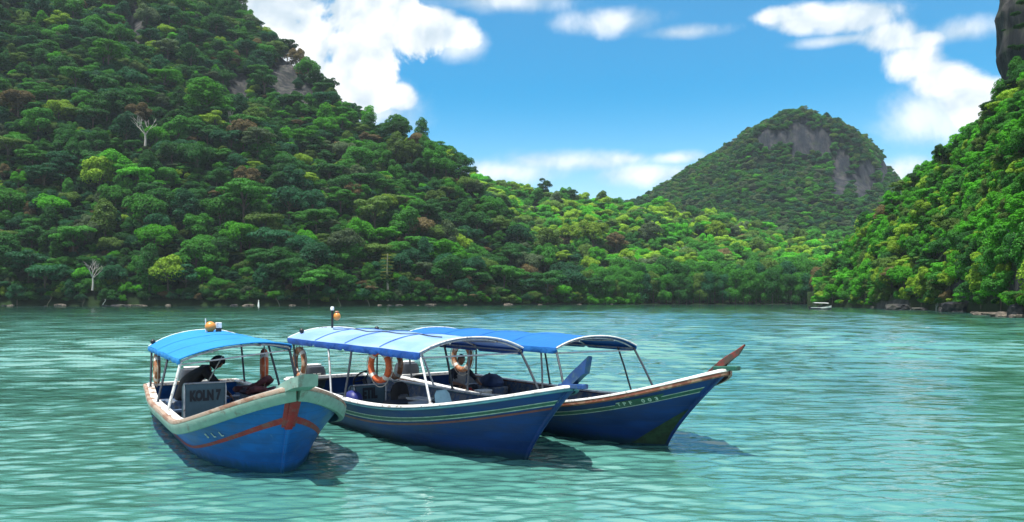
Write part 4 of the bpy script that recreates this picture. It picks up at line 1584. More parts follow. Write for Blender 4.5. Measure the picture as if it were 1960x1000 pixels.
def make_boat(c, label, group):
    root = empty('fishing_boat', (c['x0'], c['y0'], 0), c['th'])
    tag(root, label, 'boat', group)
    c['M'] = Matrix.Translation((c['x0'], c['y0'], 0)) @ Matrix.Rotation(c['th'], 4, 'Z')
    tot = c['L'] + c['ov']
    st = stations(c)
    vs = [-1, -0.7, -0.35, 0, 0.12, 0.25, 0.4, 0.55, 0.7, 0.85, 1.0]
    mb = MB()
    for side in (-1, 1):
        mb.loft([[hull_pt(c, uu, v, side) for v in vs] for uu in st], 0, close=False)
    # transom
    tr = [hull_pt(c, tot, v, -1) for v in vs] + [hull_pt(c, tot, v, 1) for v in reversed(vs[1:])]
    mb.add(tr, [tuple(range(len(tr)))])
    hull = mb.build('hull', c['m_hull'], root, smooth=True)
    # painted bands of the hull
    for nm, m, dz0, dz1, ua, ub in c['bands']:
        b = MB()
        for side in (-1, 1):
            strip(b, c, side, dz0 if c.get('absv') else dz_to_v(c, dz1), dz1 if c.get('absv') else dz_to_v(c, dz0), ua, min(ub, tot - 0.05))
        b.build(nm, m, hull, smooth=True, fix=False)
    # inside: planking, sole, foredeck
    mb = MB()
    zf = 0.13
    ins = st[3:-1]
    for side in (-1, 1):
        rr = []
        for uu in ins:
            x, b, z = gpath(c, uu)
            z1 = z - 0.03
            row = []
            for q in (z1, z1 * 0.6 + zf * 0.4, zf):
                p = hull_pt(c, uu, q / z, side)
                row.append(Vector((p.x - 0.03, max(abs(p.y) - 0.05, 0.004) * side, q)))
            rr.append(row)
        mb.loft(rr, 0, close=False)
    mb.build('inner_planking', c.get('m_in', M_IN), root, smooth=True)
    mb = MB()
    rr = []
    for uu in ins:
        x, b, z = gpath(c, uu)
        p = hull_pt(c, uu, zf / z, 1)
        w = max(p.y - 0.045, 0.004)
        rr.append([Vector((p.x - 0.03, -w, zf)), Vector((p.x - 0.03, 0, zf + 0.012)), Vector((p.x - 0.03, w, zf))])
    mb.loft(rr, 0, close=False)
    mb.build('sole', M_DECK, root)
    mb = MB()
    rr = []
    for i in range(13):
        uu = 0.12 + (c['ov'] + 0.35) * i / 12
        x, b, z = gpath(c, uu)
        p = hull_pt(c, uu, (z - 0.09) / z, 1)
        w = max(p.y - 0.02, 0.003)
        rr.append([Vector((p.x, -w, z - 0.09)), Vector((p.x, 0, z - 0.05)), Vector((p.x, w, z - 0.09))])
    mb.loft(rr, 0, close=False)
    mb.add([rr[-1][0], rr[-1][1], rr[-1][2], Vector((rr[-1][2].x, rr[-1][2].y * 0.25, 0.16)), Vector((rr[-1][0].x, rr[-1][0].y * 0.25, 0.16))], [(0, 1, 2, 3, 4)])
    mb.build('foredeck', c.get('m_in', M_IN), root)
    # gunwale
    mb = MB()
    rail(mb, c, c['cap'])
    mb.build('gunwale_cap', c['m_cap'], root, smooth=True)
    mb = MB()
    rail(mb, c, c['rub'])
    mb.build('rubbing_strake', c['m_rub'], root, smooth=True)
    if c.get('rim'):
        mb = MB()
        rail(mb, c, c['rim'])
        mb.build('strake_edge', M_TAN, root, smooth=True)
    tx, tb, tz = gpath(c, tot)
    MB().box((tx + 0.03, 0, tz + 0.02), (0.12, tb * 2 - 0.02, 0.07)).build('stern_cap', c['m_cap'], root)
    # stem timber
    mb = MB()
    rr = []
    for i in range(15):
        v = -0.3 + 1.3 * i / 14
        p = hull_pt(c, 0.0, v, 1)
        w = 0.035 + 0.035 * max(v, 0)
        rr.append([(p.x - 0.10, -w, p.z), (p.x + 0.035, -w * 0.6, p.z), (p.x + 0.05, 0, p.z), (p.x + 0.035, w * 0.6, p.z), (p.x - 0.10, w, p.z)])
    mb.loft(rr)
    mb.build('stem', c['m_stem'], root, smooth=True)
    if c.get('m_stemhead'):
        mb = MB()
        rr = []
        for i in range(9):
            v = 0.52 + 0.47 * i / 8
            p = hull_pt(c, 0.0, v, 1)
            w = 0.045 + 0.035 * v
            rr.append([(p.x - 0.08, -w, p.z), (p.x + 0.040, -w * 0.7, p.z), (p.x + 0.056, 0, p.z), (p.x + 0.040, w * 0.7, p.z), (p.x - 0.08, w, p.z)])
        mb.loft(rr)
        mb.build('stem_head', c['m_stemhead'], root, smooth=True)
    if c.get('m_stemlow'):
        b = MB()
        for side in (-1, 1):
            strip(b, c, side, lambda u: 0.02, lambda u: 0.52 * max(0.06, 1 - u / 0.55), 0.0, 0.55, off=0.006, n=14)
        b.build('algae_stain', c['m_stemlow'], hull, fix=False)
    # raised prow
    (xa, za), (xb, zb2), (hw0, hw1), th0, th1 = c['prow']
    mb = MB()
    rr = []
    ax = Vector((xb - xa, 0, zb2 - za)).normalized()
    up = Vector((-ax.z, 0, ax.x))
    for i in range(8):
        t = i / 7
        p = Vector((xa, 0, za)).lerp(Vector((xb, 0, zb2)), t) + up * 0.03 * math.sin(PI * t)
        w = hw0 + (hw1 - hw0) * t
        h = th0 + (th1 - th0) * t
        sh = ax * (0.10 * (t == 1) * c.get('tipcut', 1))
        rr.append([p + Vector((0, -w, 0)) - up * h - sh, p + Vector((0, w, 0)) - up * h - sh, p + Vector((0, w, 0)) + up * h + sh, p + Vector((0, w * 0.4, 0)) + up * (h + 0.015) + sh,
                   p + Vector((0, -w * 0.4, 0)) + up * (h + 0.015) + sh, p + Vector((0, -w, 0)) + up * h + sh])
    mb.loft(rr)
    mb.build('prow', c['m_prow'], root, smooth=True)
    if c.get('stub'):
        x0s, x1s, zs = c['stub']
        MB().box(((x0s + x1s) / 2, 0, zs), (x1s - x0s, 0.12, 0.07), ry=-0.06, bevel=0.3).build('bowsprit', c['m_stub'], root)
    # cleats on the foredeck
    for y in (-0.16, 0.16):
        x = c['ov'] - 1.1
        z = gpath(c, 1.1)[2] - 0.05
        MB().tube([(x, y, z - 0.05), (x, y, z + 0.10)], 0.025, 8).tube([(x - 0.09, y, z + 0.08), (x + 0.09, y, z + 0.08)], 0.02, 8).build('cleat', M_WHITE, root)
    # benches
    for x in c['bench']:
        uu = c['ov'] - x
        b = gpath(c, uu)[1] - 0.12
        bn = MB().box((x, 0, 0.40), (0.30, 2 * b, 0.05)).build('bench', c.get('m_in', M_IN), root)
        for y in (-b * 0.6, b * 0.6):
            MB().box((x, y, 0.26), (0.22, 0.06, 0.26)).build('bench_support', c.get('m_in', M_IN), bn)
    # canopy
    xr, xf = c['cx']
    Bc = c['Bc']
    nx, nk = 44, 18
    rings = []
    g = np.random.default_rng(int(abs(c['x0']) * 100))
    for i in range(nx + 1):
        X = xr + (xf - xr) * i / nx
        top, bot = [], []
        for j in range(nk + 1):
            k = -1 + 2 * j / nk
            w = 0.010 * mnoise.noise(Vector((X * 2.2 + k * 3, k * 7 - X, c['y0']))) * (1 - k * k) + 0.012 * mnoise.noise(Vector((X * 1.1, k * 1.4, c['y0'] + 9)))
            z = canopy_z(c, X, k) + w
            edge = 0.004 * math.sin(i * 1.7) * (abs(k) > 0.95)
            top.append(Vector((X, k * Bc + edge, z)))
            bot.append(Vector((X, k * (Bc - 0.008) + edge, z - 0.014)))
        rings.append(top + bot[::-1])
    mb = MB()
    mb.loft(rings)
    can = mb.build('canopy', c['m_can'], root, smooth=True)
    sh = c['skirt']
    for side in (-1, 1):
        r = []
        for i in range(61):
            X = xr + (xf - xr) * i / 60
            z = canopy_z(c, X, side)
            flap = 0.006 * math.sin(i * 0.9) + 0.004 * math.sin(i * 2.3)
            cut = 0.7 if (i % 15 == 0) else 1.0
            y0s = side * (Bc + 0.006)
            r.append([Vector((X, y0s, z - 0.004)), Vector((X, y0s + flap * side + side * 0.015, z - sh * 0.5 * cut)), Vector((X, y0s + 1.6 * flap * side, z - sh * cut)),
                      Vector((X, y0s + 1.6 * flap * side - 0.008 * side, z - sh * cut)), Vector((X, y0s - 0.008 * side + flap * side, z - sh * 0.5 * cut)), Vector((X, y0s - 0.008 * side, z - 0.006))])
        mb = MB()
        mb.loft(r)
        mb.build('skirt', c['m_skirt'], can, smooth=True)
    # stitched seams where the cloth crosses the bows
    for X in c['bows'][1:-1]:
        r = []
        for kk in np.linspace(-0.99, 0.99, 31):
            z = canopy_z(c, X, kk) + 0.012 * mnoise.noise(Vector((X * 1.1, kk * 1.4, c['y0'] + 9))) + 0.012
            r.append([Vector((X - 0.022, kk * Bc, z - 0.006)), Vector((X, kk * Bc, z + 0.004)), Vector((X + 0.022, kk * Bc, z - 0.006))])
        mb = MB()
        mb.loft(r, close=False)
        mb.build('seam', c['m_skirt'], can, smooth=True, fix=False)
    # white hems over the two end bows
    for X in (xr, xf):
        pts = [Vector((X, k * Bc, canopy_z(c, X, k) + 0.002)) for k in np.linspace(-1, 1, 25)]
        MB().tube(pts, 0.013, 8).build('hem', c['m_hemf'] if (X == xf and c.get('m_hemf')) else M_WHITE, can, smooth=True)
    # canopy frame: bows across and rails along
    for X in c['bows']:
        pts = [Vector((X, k * (Bc - 0.03), canopy_z(c, X, k) - 0.040)) for k in np.linspace(-1, 1, 21)]
        MB().tube(pts, 0.017, 8).build('canopy_bow', M_STEEL, root, smooth=True)
    for k in (-1, -0.45, 0.45, 1):
        pts = [Vector((X, k * (Bc - 0.03), canopy_z(c, X, k) - 0.06)) for X in np.linspace(xr + 0.02, xf - 0.02, 21)]
        MB().tube(pts, 0.015, 8).build('canopy_rail', M_STEEL, root, smooth=True)
    if c.get('tie'):
        X = c['tie']
        MB().tube([(X, -(Bc - 0.03), canopy_z(c, X, -1) - 0.10), (X, Bc - 0.03, canopy_z(c, X, 1) - 0.10)], 0.014, 8).build('cross_tie', M_STEEL, root)
    for (xt, xb, m, r) in c['posts']:
        for side in (-1, 1):
            gx, gb, gz = gpath(c, c['ov'] - xb)
            zt = canopy_z(c, min(max(xt, xr), xf), side) - 0.05
            a, b = Vector((xb, side * (gb - 0.02), gz + 0.01)), Vector((xt, side * (Bc - 0.03), zt))
            mid = a.lerp(b, 0.6) + Vector((0.015, 0, 0))
            mm = m if not isinstance(m, tuple) else m[(side + 1) // 2]
            ps = MB().tube([a, mid, b], r, 8).build('post', mm, root, smooth=True)
            MB().lathe([(r * 2.2, 0), (r * 2.2, 0.015), (r * 1.3, 0.04)], a, 10).build('foot_plate', mm, ps)
    return root


def B(c, p):
    return c['M'] @ Vector(p)


def outboard(root, c, y, mat, tiltup=0.0, mark=True):
    x = -c['L'] - 0.16
    o = empty('outboard_motor', (x, y, 0.0), 0, root)
    mb = MB()
    prof = [(0.36, 0.20, 0.15), (0.42, 0.25, 0.19), (0.60, 0.27, 0.21), (0.80, 0.26, 0.20), (0.90, 0.23, 0.17), (0.94, 0.15, 0.11)]
    rr = []
    for z, a, b in prof:
        rr.append([(-0.04 + a * math.copysign(abs(math.cos(t)) ** 0.55, math.cos(t)), b * 1.35 * math.copysign(abs(math.sin(t)) ** 0.55, math.sin(t)), z) for t in np.linspace(0, 2 * PI, 20, endpoint=False)])
    mb.loft(rr)
    cowl = mb.build('cowl', mat, o, smooth=True)
    MB().box((-0.04, 0, 0.945), (0.30, 0.34, 0.02), bevel=0.3).build('cowl_top', M_WHITE, o)
    if mark:
        m2 = MB()
        for (yy, w) in ((-0.06, 0.07), (0.05, 0.09)):
            m2.box((0.226, yy, 0.74), (0.012, w, 0.035))
        m2.build('emblem', M_LETTERW, o)
    MB().box((-0.04, 0, 0.05), (0.16, 0.09, 0.66), bevel=0.3).box((-0.10, 0, -0.30), (0.30, 0.03, 0.22)).build('drive_leg', M_DKGREY, o)
    MB().box((0.13, 0, 0.42), (0.14, 0.26, 0.24)).build('bracket', M_BLACK, o)
    MB().tube([(0.15, 0, 0.55), (0.4, 0.04, 0.62), (0.72, 0.06, 0.66)], [0.03, 0.024, 0.026], 8).build('tiller', M_BLACK, o, smooth=True)
    return o


def console(root, c, x, y, w, ztop, body_mat, word, size, wheel=True):
    o = empty('console', (x, y, 0.13), 0, root)
    h = ztop - 0.13
    m = MB()
    m.loft([[(0.0, -w / 2, 0), (0.0, w / 2, 0), (-0.30, w / 2, 0), (-0.30, -w / 2, 0)], [(0.02, -w / 2, h * 0.9), (0.02, w / 2, h * 0.9), (-0.26, w / 2, h * 0.9), (-0.26, -w / 2, h * 0.9)],
            [(0.00, -w / 2 + 0.01, h), (0.00, w / 2 - 0.01, h), (-0.16, w / 2 - 0.01, h), (-0.16, -w / 2 + 0.01, h)]])
    m.build('board', body_mat, o)
    e = MB()
    e.tube([(0.025, -w / 2, 0), (0.045, -w / 2, h * 0.9), (0.02, -w / 2, h + 0.012), (0.02, w / 2, h + 0.012), (0.045, w / 2, h * 0.9), (0.025, w / 2, 0)], 0.016, 8)
    e.build('trim', M_STEEL, o, smooth=True)
    me = text_mesh(word, size, M_LETTER, 'lettering', 0.011)
    t = bpy.data.objects.new('lettering', me)
    C.objects.link(t)
    t.parent = o
    tilt = math.atan2(0.02, h * 0.9)
    t.matrix_local = Matrix.Translation((0.012 + 0.015, 0, h * 0.72)) @ Matrix.Rotation(PI / 2, 4, 'Z') @ Matrix.Rotation(PI / 2 + 0.0 - tilt, 4, 'X') @ Matrix.Diagonal((0.92, 1.5, 1, 1))
    if wheel:
        wl = empty('steering_wheel', (-0.30, 0.02, h + 0.02), 0, o)
        ring = [(0.22 * math.cos(a) * 0.55, 0.22 * math.sin(a), 0.22 * math.cos(a) * 0.83 + 0.06) for a in np.linspace(0, 2 * PI, 28, endpoint=False)]
        MB().tube(ring, 0.018, 8, closed=True).build('rim', M_BLACK, wl, smooth=True)
        for a in (0.3, 2.4, 4.5):
            MB().tube([(0.03, 0, 0.06), (0.22 * math.cos(a) * 0.55, 0.22 * math.sin(a), 0.22 * math.cos(a) * 0.83 + 0.06)], 0.014, 6).build('spoke', M_BLACK, wl)
        MB().tube([(0.14, 0, -0.06), (0.02, 0, 0.07)], [0.03, 0.05], 10).build('hub', M_BLACK, wl)
    return o


def beacon(root, x, y, z, pole, box):
    o = empty('beacon_light', (x, y, z), 0, root)
    if pole:
        MB().tube([(0, 0, -0.05), (0, 0, pole)], 0.026, 8).build('mast', M_BLACK, o)
        MB().lathe([(0.04, 0), (0.045, 0.05), (0.03, 0.085), (0.002, 0.09)], (0, 0, pole), 12).build('white_lamp', M_WHITE, o, smooth=True)
        MB().ball((0.03, 0.10, pole - 0.14), 0.085, 14, 10, sc=(1, 1, 1.1)).build('orange_lamp', M_BUOY, o, smooth=True)
        MB().lathe([(0.05, -0.03), (0.05, 0.0), (0.03, 0.02)], (0.03, 0.10, pole - 0.035), 12).build('lamp_cap', M_BROWN, o)
    else:
        MB().ball((0, 0, 0.12), 0.115, 16, 12).build('orange_lamp', M_BUOY, o, smooth=True)
        MB().lathe([(0.07, -0.03), (0.06, 0.03)], (0, 0, 0), 12).build('lamp_base', M_DKGREY, o)
        MB().tube([(0.0, -0.09, 0.0), (0.0, -0.10, 0.30)], 0.012, 6).build('aerial', M_WHITE, o)
        MB().box((0, 0.17, 0.15), (0.10, 0.12, 0.12)).build('white_lamp', M_WHITE, o)
        MB().box((0, 0.17, 0.045), (0.10, 0.11, 0.09)).build('lamp_box', M_BLACK, o)
    return o


# fitted from the places where stems, gunwales and waterlines stand in the photograph
BOAT1 = dict(x0=-3.30, y0=11.56, th=-1.037, B=1.157, Lb=2.05, q=0.723, ov=0.737, zb=1.29, zm=0.563, Ls=3.06, wl=0.767, L=7.6,
             m_hull=M_BLUE, m_cap=M_CAP1, m_rub=M_GREEN, m_stem=M_BLUE, m_stemhead=M_RED, m_prow=M_GREEN, m_in=M_IN,
             rim=[(0.030, -0.01), (0.030, 0.038), (0.085, 0.030), (0.098, 0.0), (0.095, -0.024)],
             cap=[(-0.10, 0.01), (-0.10, 0.045), (0.028, 0.045), (0.028, -0.02)],
             rub=[(-0.01, -0.022), (0.092, -0.026), (0.096, -0.05), (0.064, -0.16), (0.045, -0.182), (-0.02, -0.178)],
             absv=True,
             bands=[('red_stripe', M_RED, lambda u: float(np.interp(u, [0, .5, 1.2, 2.0, 2.8, 9], [.60, .52, .40, .25, .17, .14])), lambda u: float(np.interp(u, [0, .5, 1.2, 2.0, 2.8, 9], [.68, .59, .465, .325, .26, .24])), 0.03, 8.2),
                    ('red_bow_patch', M_RED, lambda u: .55, lambda u: .97, 0.0, 0.045)],
             prow=((0.34, 1.17), (1.28, 1.43), (0.20, 0.13), 0.07, 0.07), tipcut=0.3, stub=None,
             bench=(-2.3, -4.6, -6.2), cx=(-7.35, -3.0), Bc=0.95, ze=(1.47, 1.66), rise=(0.23, 0.13), tilt=0.0, m_hemf=M_CANV1, m_can=M_CANV1, m_skirt=M_CANV1, skirt=0.10, bows=(-7.3, -5.9, -4.5, -3.05),
             posts=((-3.06, -3.05, (M_WHITE, M_DKPIPE), 0.024), (-4.6, -4.35, M_DKPIPE, 0.022), (-7.1, -6.9, M_DKPIPE, 0.022)), tie=-3.1)
BOAT2 = dict(x0=0.22, y0=12.54, th=-0.949, B=1.22, Lb=3.2, q=0.75, ov=1.12, zb=1.225, zm=0.60, Ls=5.0, wl=0.80, L=7.9,
             m_hull=M_NAVY, m_cap=M_WHITE, m_rub=M_TEAL, m_stem=M_NAVY, m_prow=M_NAVY_TOP, m_stub=M_NAVY_TOP, m_in=M_IN,
             cap=[(-0.07, 0.0), (-0.07, 0.03), (0.035, 0.03), (0.045, 0.015), (0.045, -0.005), (-0.02, -0.005)],
             rub=[(-0.01, -0.007), (0.035, -0.007), (0.038, -0.04), (0.02, -0.055), (-0.015, -0.055)],
             bands=[('cream_line', M_LINE, 0.205, 0.222, 0.03, 9), ('cream_line', M_LINE, 0.272, 0.290, 0.03, 9), ('green_band', M_DKGREEN, 0.222, 0.272, 0.03, 9), ('red_line', M_DKRED, 0.325, 0.365, 0.03, 9)],
             prow=((0.80, 1.02), (1.47, 1.56), (0.06, 0.05), 0.075, 0.075), stub=(0.85, 1.42, 1.235),
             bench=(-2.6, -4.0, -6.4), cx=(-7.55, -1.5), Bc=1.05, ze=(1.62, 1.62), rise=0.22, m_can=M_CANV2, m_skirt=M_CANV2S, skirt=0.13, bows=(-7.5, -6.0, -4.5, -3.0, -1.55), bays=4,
             posts=((-1.55, -1.05, (M_STEEL, M_DKPIPE), 0.022), (-4.2, -4.15, M_DKPIPE, 0.024), (-5.35, -4.85, M_STEEL, 0.020), (-7.3, -7.2, M_DKPIPE, 0.022)), tie=-1.62)
BOAT3 = dict(x0=2.62, y0=13.70, th=-0.939, B=1.148, Lb=2.94, q=0.697, ov=1.299, zb=1.372, zm=0.55, Ls=4.47, wl=0.793, L=7.9,
             m_hull=M_NAVY, m_cap=M_WHITE, m_rub=M_BROWN, m_stem=M_NAVY, m_prow=M_PROW, m_stub=M_DKGREEN, m_in=M_IN, m_stemlow=M_ALGAE,
             cap=[(-0.08, 0.0), (-0.08, 0.03), (0.04, 0.03), (0.05, 0.015), (0.05, -0.005), (-0.02, -0.005)],
             rub=[(-0.01, -0.007), (0.042, -0.007), (0.045, -0.06), (0.02, -0.085), (-0.015, -0.085)],
             bands=[('cream_line', M_LINE, lambda u: 0.19 + 0.07 * max(0, 1 - u / 4), lambda u: 0.207 + 0.07 * max(0, 1 - u / 4), 0.06, 9.0),
                    ('cream_line', M_LINE, lambda u: 0.265 + 0.08 * max(0, 1 - u / 4), lambda u: 0.282 + 0.08 * max(0, 1 - u / 4), 0.06, 9.0),
                    ('green_band', M_DKGREEN, lambda u: 0.209 + 0.07 * max(0, 1 - u / 4), lambda u: 0.263 + 0.08 * max(0, 1 - u / 4), 0.06, 9.0)],
             prow=((0.95, 1.24), (1.57, 1.70), (0.05, 0.02), 0.075, 0.03), stub=(1.05, 1.52, 1.405),
             bench=(-2.6, -4.2, -6.9), cx=(-7.6, -1.71), Bc=1.005, ze=(1.61, 1.59), rise=0.20, m_can=M_CANV3, m_skirt=M_CANV3, skirt=0.11, bows=(-7.5, -6.0, -4.6, -3.2, -1.8), bays=4,
             posts=((-1.75, -1.30, M_DKPIPE, 0.022), (-2.2, -1.95, M_DKPIPE, 0.018), (-4.6, -4.5, M_DKPIPE, 0.022), (-7.3, -7.2, M_DKPIPE, 0.022)), tie=-1.8)

r1 = make_boat(BOAT1, 'blue boat with pale green gunwale and red bow stripe under an azure canopy', 'moored blue fishing boats with canopies')
r2 = make_boat(BOAT2, 'middle navy boat with white gunwale and pale blue canopy with painted sheen', 'moored blue fishing boats with canopies')
r3 = make_boat(BOAT3, 'rearmost navy boat with red-brown gunwale, deep blue canopy and brown raised prow', 'moored blue fishing boats with canopies')
outboard(r1, BOAT1, 0.0, M_DKGREY, mark=False)
outboard(r2, BOAT2, -0.25, M_DKGREY)
outboard(r3, BOAT3, -0.55, M_DKGREY, mark=False)
console(r1, BOAT1, -4.0, -0.37, 0.72, 0.94, M_BOARD, 'KOLN 7', 0.165, wheel=False)
console(r2, BOAT2, -4.95, -0.30, 0.70, 0.74, M_BOARD, 'ETIL', 0.19)

beacon(r1, -6.8, 0.22, canopy_z(BOAT1, -6.8, 0.2), 0, True)
beacon(r2, -7.3, -0.1, canopy_z(BOAT2, -7.3, 0), 0.40, False)
# a small black fitting on the roof edge of the first and middle boats
for root, c, x, k in ((r1, BOAT1, -7.3, -0.92), (r2, BOAT2, -7.4, -0.75), (r2, BOAT2, -6.4, 0.55)):
    z = canopy_z(c, x, k)
    MB().ball((x, k * c['Bc'], z + 0.05), 0.055, 10, 8).tube([(x, k * c['Bc'], z - 0.02), (x, k * c['Bc'], z + 0.04)], 0.02, 8).build('roof_fitting', M_BLACK, root, smooth=True)
MB().tube([(x, -0.2 + 0.05 * math.sin(x * 3), canopy_z(BOAT2, x, -0.2) + 0.014) for x in np.linspace(-6.9, -2.2, 24)], 0.011, 6).build('roof_rope', M_DKPIPE, r2)


def hull_letters(root, c, word, ua, ub, v, size, mat, off=0.010):
    """letters painted on the starboard side, set along the curve of the planking"""
    for i, ch in enumerate(word):
        if ch == ' ':
            continue
        uu = ua + (ub - ua) * i / max(len(word) - 1, 1)
        p = hull_pt(c, uu, v, -1, off)
        tx = (hull_pt(c, uu - 0.05, v, -1) - hull_pt(c, uu + 0.05, v, -1)).normalized()      # reading direction: towards the bow
        ty = hull_pt(c, uu, v + 0.05, -1) - hull_pt(c, uu, v - 0.05, -1)
        ty = (ty - tx * ty.dot(tx)).normalized()
        tz = tx.cross(ty)
        M = Matrix((tx, ty, tz)).transposed().to_4x4()
        M.translation = p
        me = text_mesh(ch, size, mat, 'letter_tmp', 0.003)
        me.transform(M)
        me.name = 'letter'
        o = bpy.data.objects.new('letter', me)
        C.objects.link(o)
        o.parent = root


hull_letters(r1, BOAT1, 'SLL', 1.28, 0.92, 0.60, 0.12, M_LETTERW)
b = MB()
strip(b, BOAT3, -1, lambda u: 0.70 + 0.02 * (1.35 - u), lambda u: 0.82 + 0.02 * (1.35 - u), 0.60, 1.36, off=0.008, n=12)
b.build('name_patch', M_DKGREEN, r3, fix=False)
hull_letters(r3, BOAT3, 'TPF 003', 1.30, 0.66, 0.765, 0.115, M_LETTERW, off=0.016)


# ------------------------------------------------------------------ things aboard

def life_ring(c, p, dia, tube, mat, label, yaw=0.0, lean=0.0):
    w = B(c, p)
    e = empty('life_ring', w)
    e.rotation_euler = (lean, 0, c['th'] + yaw)
    tag(e, label, 'life ring', 'life rings hanging under the canopies')
    R = dia / 2 - tube
    pts = [(R * math.cos(a), 0, R * math.sin(a)) for a in np.linspace(0, 2 * PI, 36, endpoint=False)]
    MB().tube(pts, tube, 12, closed=True).build('ring', mat, e, smooth=True)
    for q in range(4):
        a0 = PI / 4 + q * PI / 2
        MB().tube([(R * math.cos(a0 + t), 0, R * math.sin(a0 + t)) for t in (-0.14, -0.05, 0.05, 0.14)], tube * 1.05, 12).build('band', M_BAND, e, smooth=True)
    rp = []
    for i in range(49):
        a = 2 * PI * i / 48
        sag = 0.03 + 0.05 * abs(math.sin(2 * (a - PI / 4)))
        rp.append(((R + tube + sag * 0.8) * math.cos(a), 0, (R + tube + sag * 0.8) * math.sin(a)))
    MB().tube(rp[:-1], 0.008, 5, closed=True).build('grab_rope', M_ROPE, e)
    MB().tube([(0, 0, R - 0.02), (0.01, 0, R + tube + 0.03), (0, 0, R + tube + 0.07)], 0.008, 5).build('lashing', M_ROPE, e)
    return e


life_ring(BOAT1, (-6.75, -0.86, 1.03), 0.66, 0.062, M_RUSTY, 'faded brown life ring hanging at the left rear of the azure canopy', yaw=-0.07)
life_ring(BOAT1, (-4.75, 0.88, 1.13), 0.74, 0.070, M_ORANGE, 'worn orange life ring under the right side of the azure canopy', yaw=-0.19)
life_ring(BOAT2, (-7.15, -0.93, 1.08), 0.72, 0.062, M_RUSTY, 'brown-orange life ring at the stern corner of the pale canopy', yaw=-0.02)
life_ring(BOAT2, (-3.30, -0.88, 1.27), 0.64, 0.058, M_ORANGE, 'bright orange life ring hanging in the middle of the pale canopy boat', yaw=0.2)
life_ring(BOAT2, (-6.15, 0.90, 1.02), 0.68, 0.062, M_RUSTY, 'dull brown life ring hanging on the far side of the pale canopy boat')
life_ring(BOAT3, (-5.05, -0.88, 1.25), 0.66, 0.060, M_RUSTY, 'bronze-brown life ring in front of the seated person under the deep blue canopy', yaw=0.13)


def life_jacket(c, p, rz, ry, rx, mat, label):
    w = B(c, p)
    e = empty('life_jacket', w)
    e.rotation_euler = (rx, ry, c['th'] + rz)
    tag(e, label, 'life jacket', 'life jackets heaped in the azure canopy boat')
    for s in (-1, 1):
        m = MB()
        rr = []
        for i in range(7):
            t = i / 6
            wv = 0.13 * (0.75 + 0.35 * math.sin(PI * t)) * (0.7 if t > 0.8 else 1)
            hh = 0.055 * (0.5 + 0.7 * math.sin(PI * min(max(t, 0.06), 0.94)))
            x = -0.28 + 0.52 * t
            cy = s * (0.145 + 0.03 * math.sin(3 * t + s))
            cz = 0.03 * math.sin(4 * t + 2 * s)
            rr.append([(x, cy + wv * math.cos(a), cz + hh * math.sin(a)) for a in np.linspace(0, 2 * PI, 12, endpoint=False)])
        m.loft(rr)
        m.build('panel', mat, e, smooth=True)
    MB().tube([(0.20, -0.15, 0.02), (0.32, -0.08, 0.05), (0.35, 0, 0.06), (0.32, 0.08, 0.05), (0.20, 0.15, 0.02)], [0.05, 0.06, 0.065, 0.06, 0.05], 10).build('collar', mat, e, smooth=True)
    MB().box((-0.05, 0, 0.055), (0.05, 0.40, 0.012)).build('strap', M_BLACK, e)
    return e


M_JK1 = paint('maroon_cloth', (0.085, 0.025, 0.032), 0.8, var=0.35, scale=9, bump=0.3, bump_scale=18)
M_JK2 = paint('purple_grey_cloth', (0.075, 0.055, 0.075), 0.8, var=0.35, scale=9, bump=0.3, bump_scale=18)
# a side locker carries the heap
MB().box((-4.7, 0.78, 0.36), (2.0, 0.36, 0.46)).build('side_locker', M_IN, r1)
for (p, rz, ry, rx, m, lab) in (((-3.95, 0.72, 0.65), 0.5, 0.10, 0.1, M_JK2, 'purple-grey life jacket at the front of the heap beside the grey board'), ((-4.35, 0.75, 0.68), -0.6, -0.1, 0.15, M_JK1, 'maroon life jacket second from the front of the heap'),
                                ((-4.75, 0.72, 0.66), 1.2, 0.08, -0.1, M_JK2, 'purple-grey life jacket lying flat in the middle of the heap'), ((-4.70, 0.78, 0.80), 0.2, -0.2, 0.35, M_JK1, 'maroon life jacket on top of the heap'),
                                ((-5.30, 0.74, 0.66), -1.0, 0.1, 0.1, M_JK1, 'maroon life jacket at the far end of the heap near the orange ring')):
    life_jacket(BOAT1, p, rz, ry, rx, m, lab)


def bag():
    e = empty('cool_bag', B(BOAT2, (-4.6, -0.82, 0.13)), BOAT2['th'] + 0.3)
    tag(e, 'white cool bag with rounded dark blue lid beside the grey console', 'bag')
    m = MB()
    m.loft([[(0.19 * math.copysign(abs(math.cos(t)) ** 0.6, math.cos(t)) * f, 0.15 * math.copysign(abs(math.sin(t)) ** 0.6, math.sin(t)) * f, z) for t in np.linspace(0, 2 * PI, 20, endpoint=False)] for z, f in ((0, 0.94), (0.05, 1), (0.36, 1.02), (0.38, 1))])
    m.build('bag_body', paint('white_bag_cloth', (0.55, 0.60, 0.66), 0.7, var=0.1), e, smooth=True)
    m = MB()
    m.loft([[(0.195 * math.copysign(abs(math.cos(t)) ** 0.7, math.cos(t)) * f, 0.155 * math.copysign(abs(math.sin(t)) ** 0.7, math.sin(t)) * f, z) for t in np.linspace(0, 2 * PI, 20, endpoint=False)] for z, f in ((0.382, 1.02), (0.45, 0.98), (0.52, 0.75), (0.56, 0.35), (0.57, 0.05))])
    m.build('lid', paint('blue_bag_cloth', (0.012, 0.02, 0.16), 0.5, var=0.15), e, smooth=True)
    MB().tube([(-0.1, 0, 0.54), (-0.06, 0, 0.64), (0.06, 0, 0.64), (0.1, 0, 0.54)], 0.012, 6).build('handle', M_BLACK, e, smooth=True)


bag()


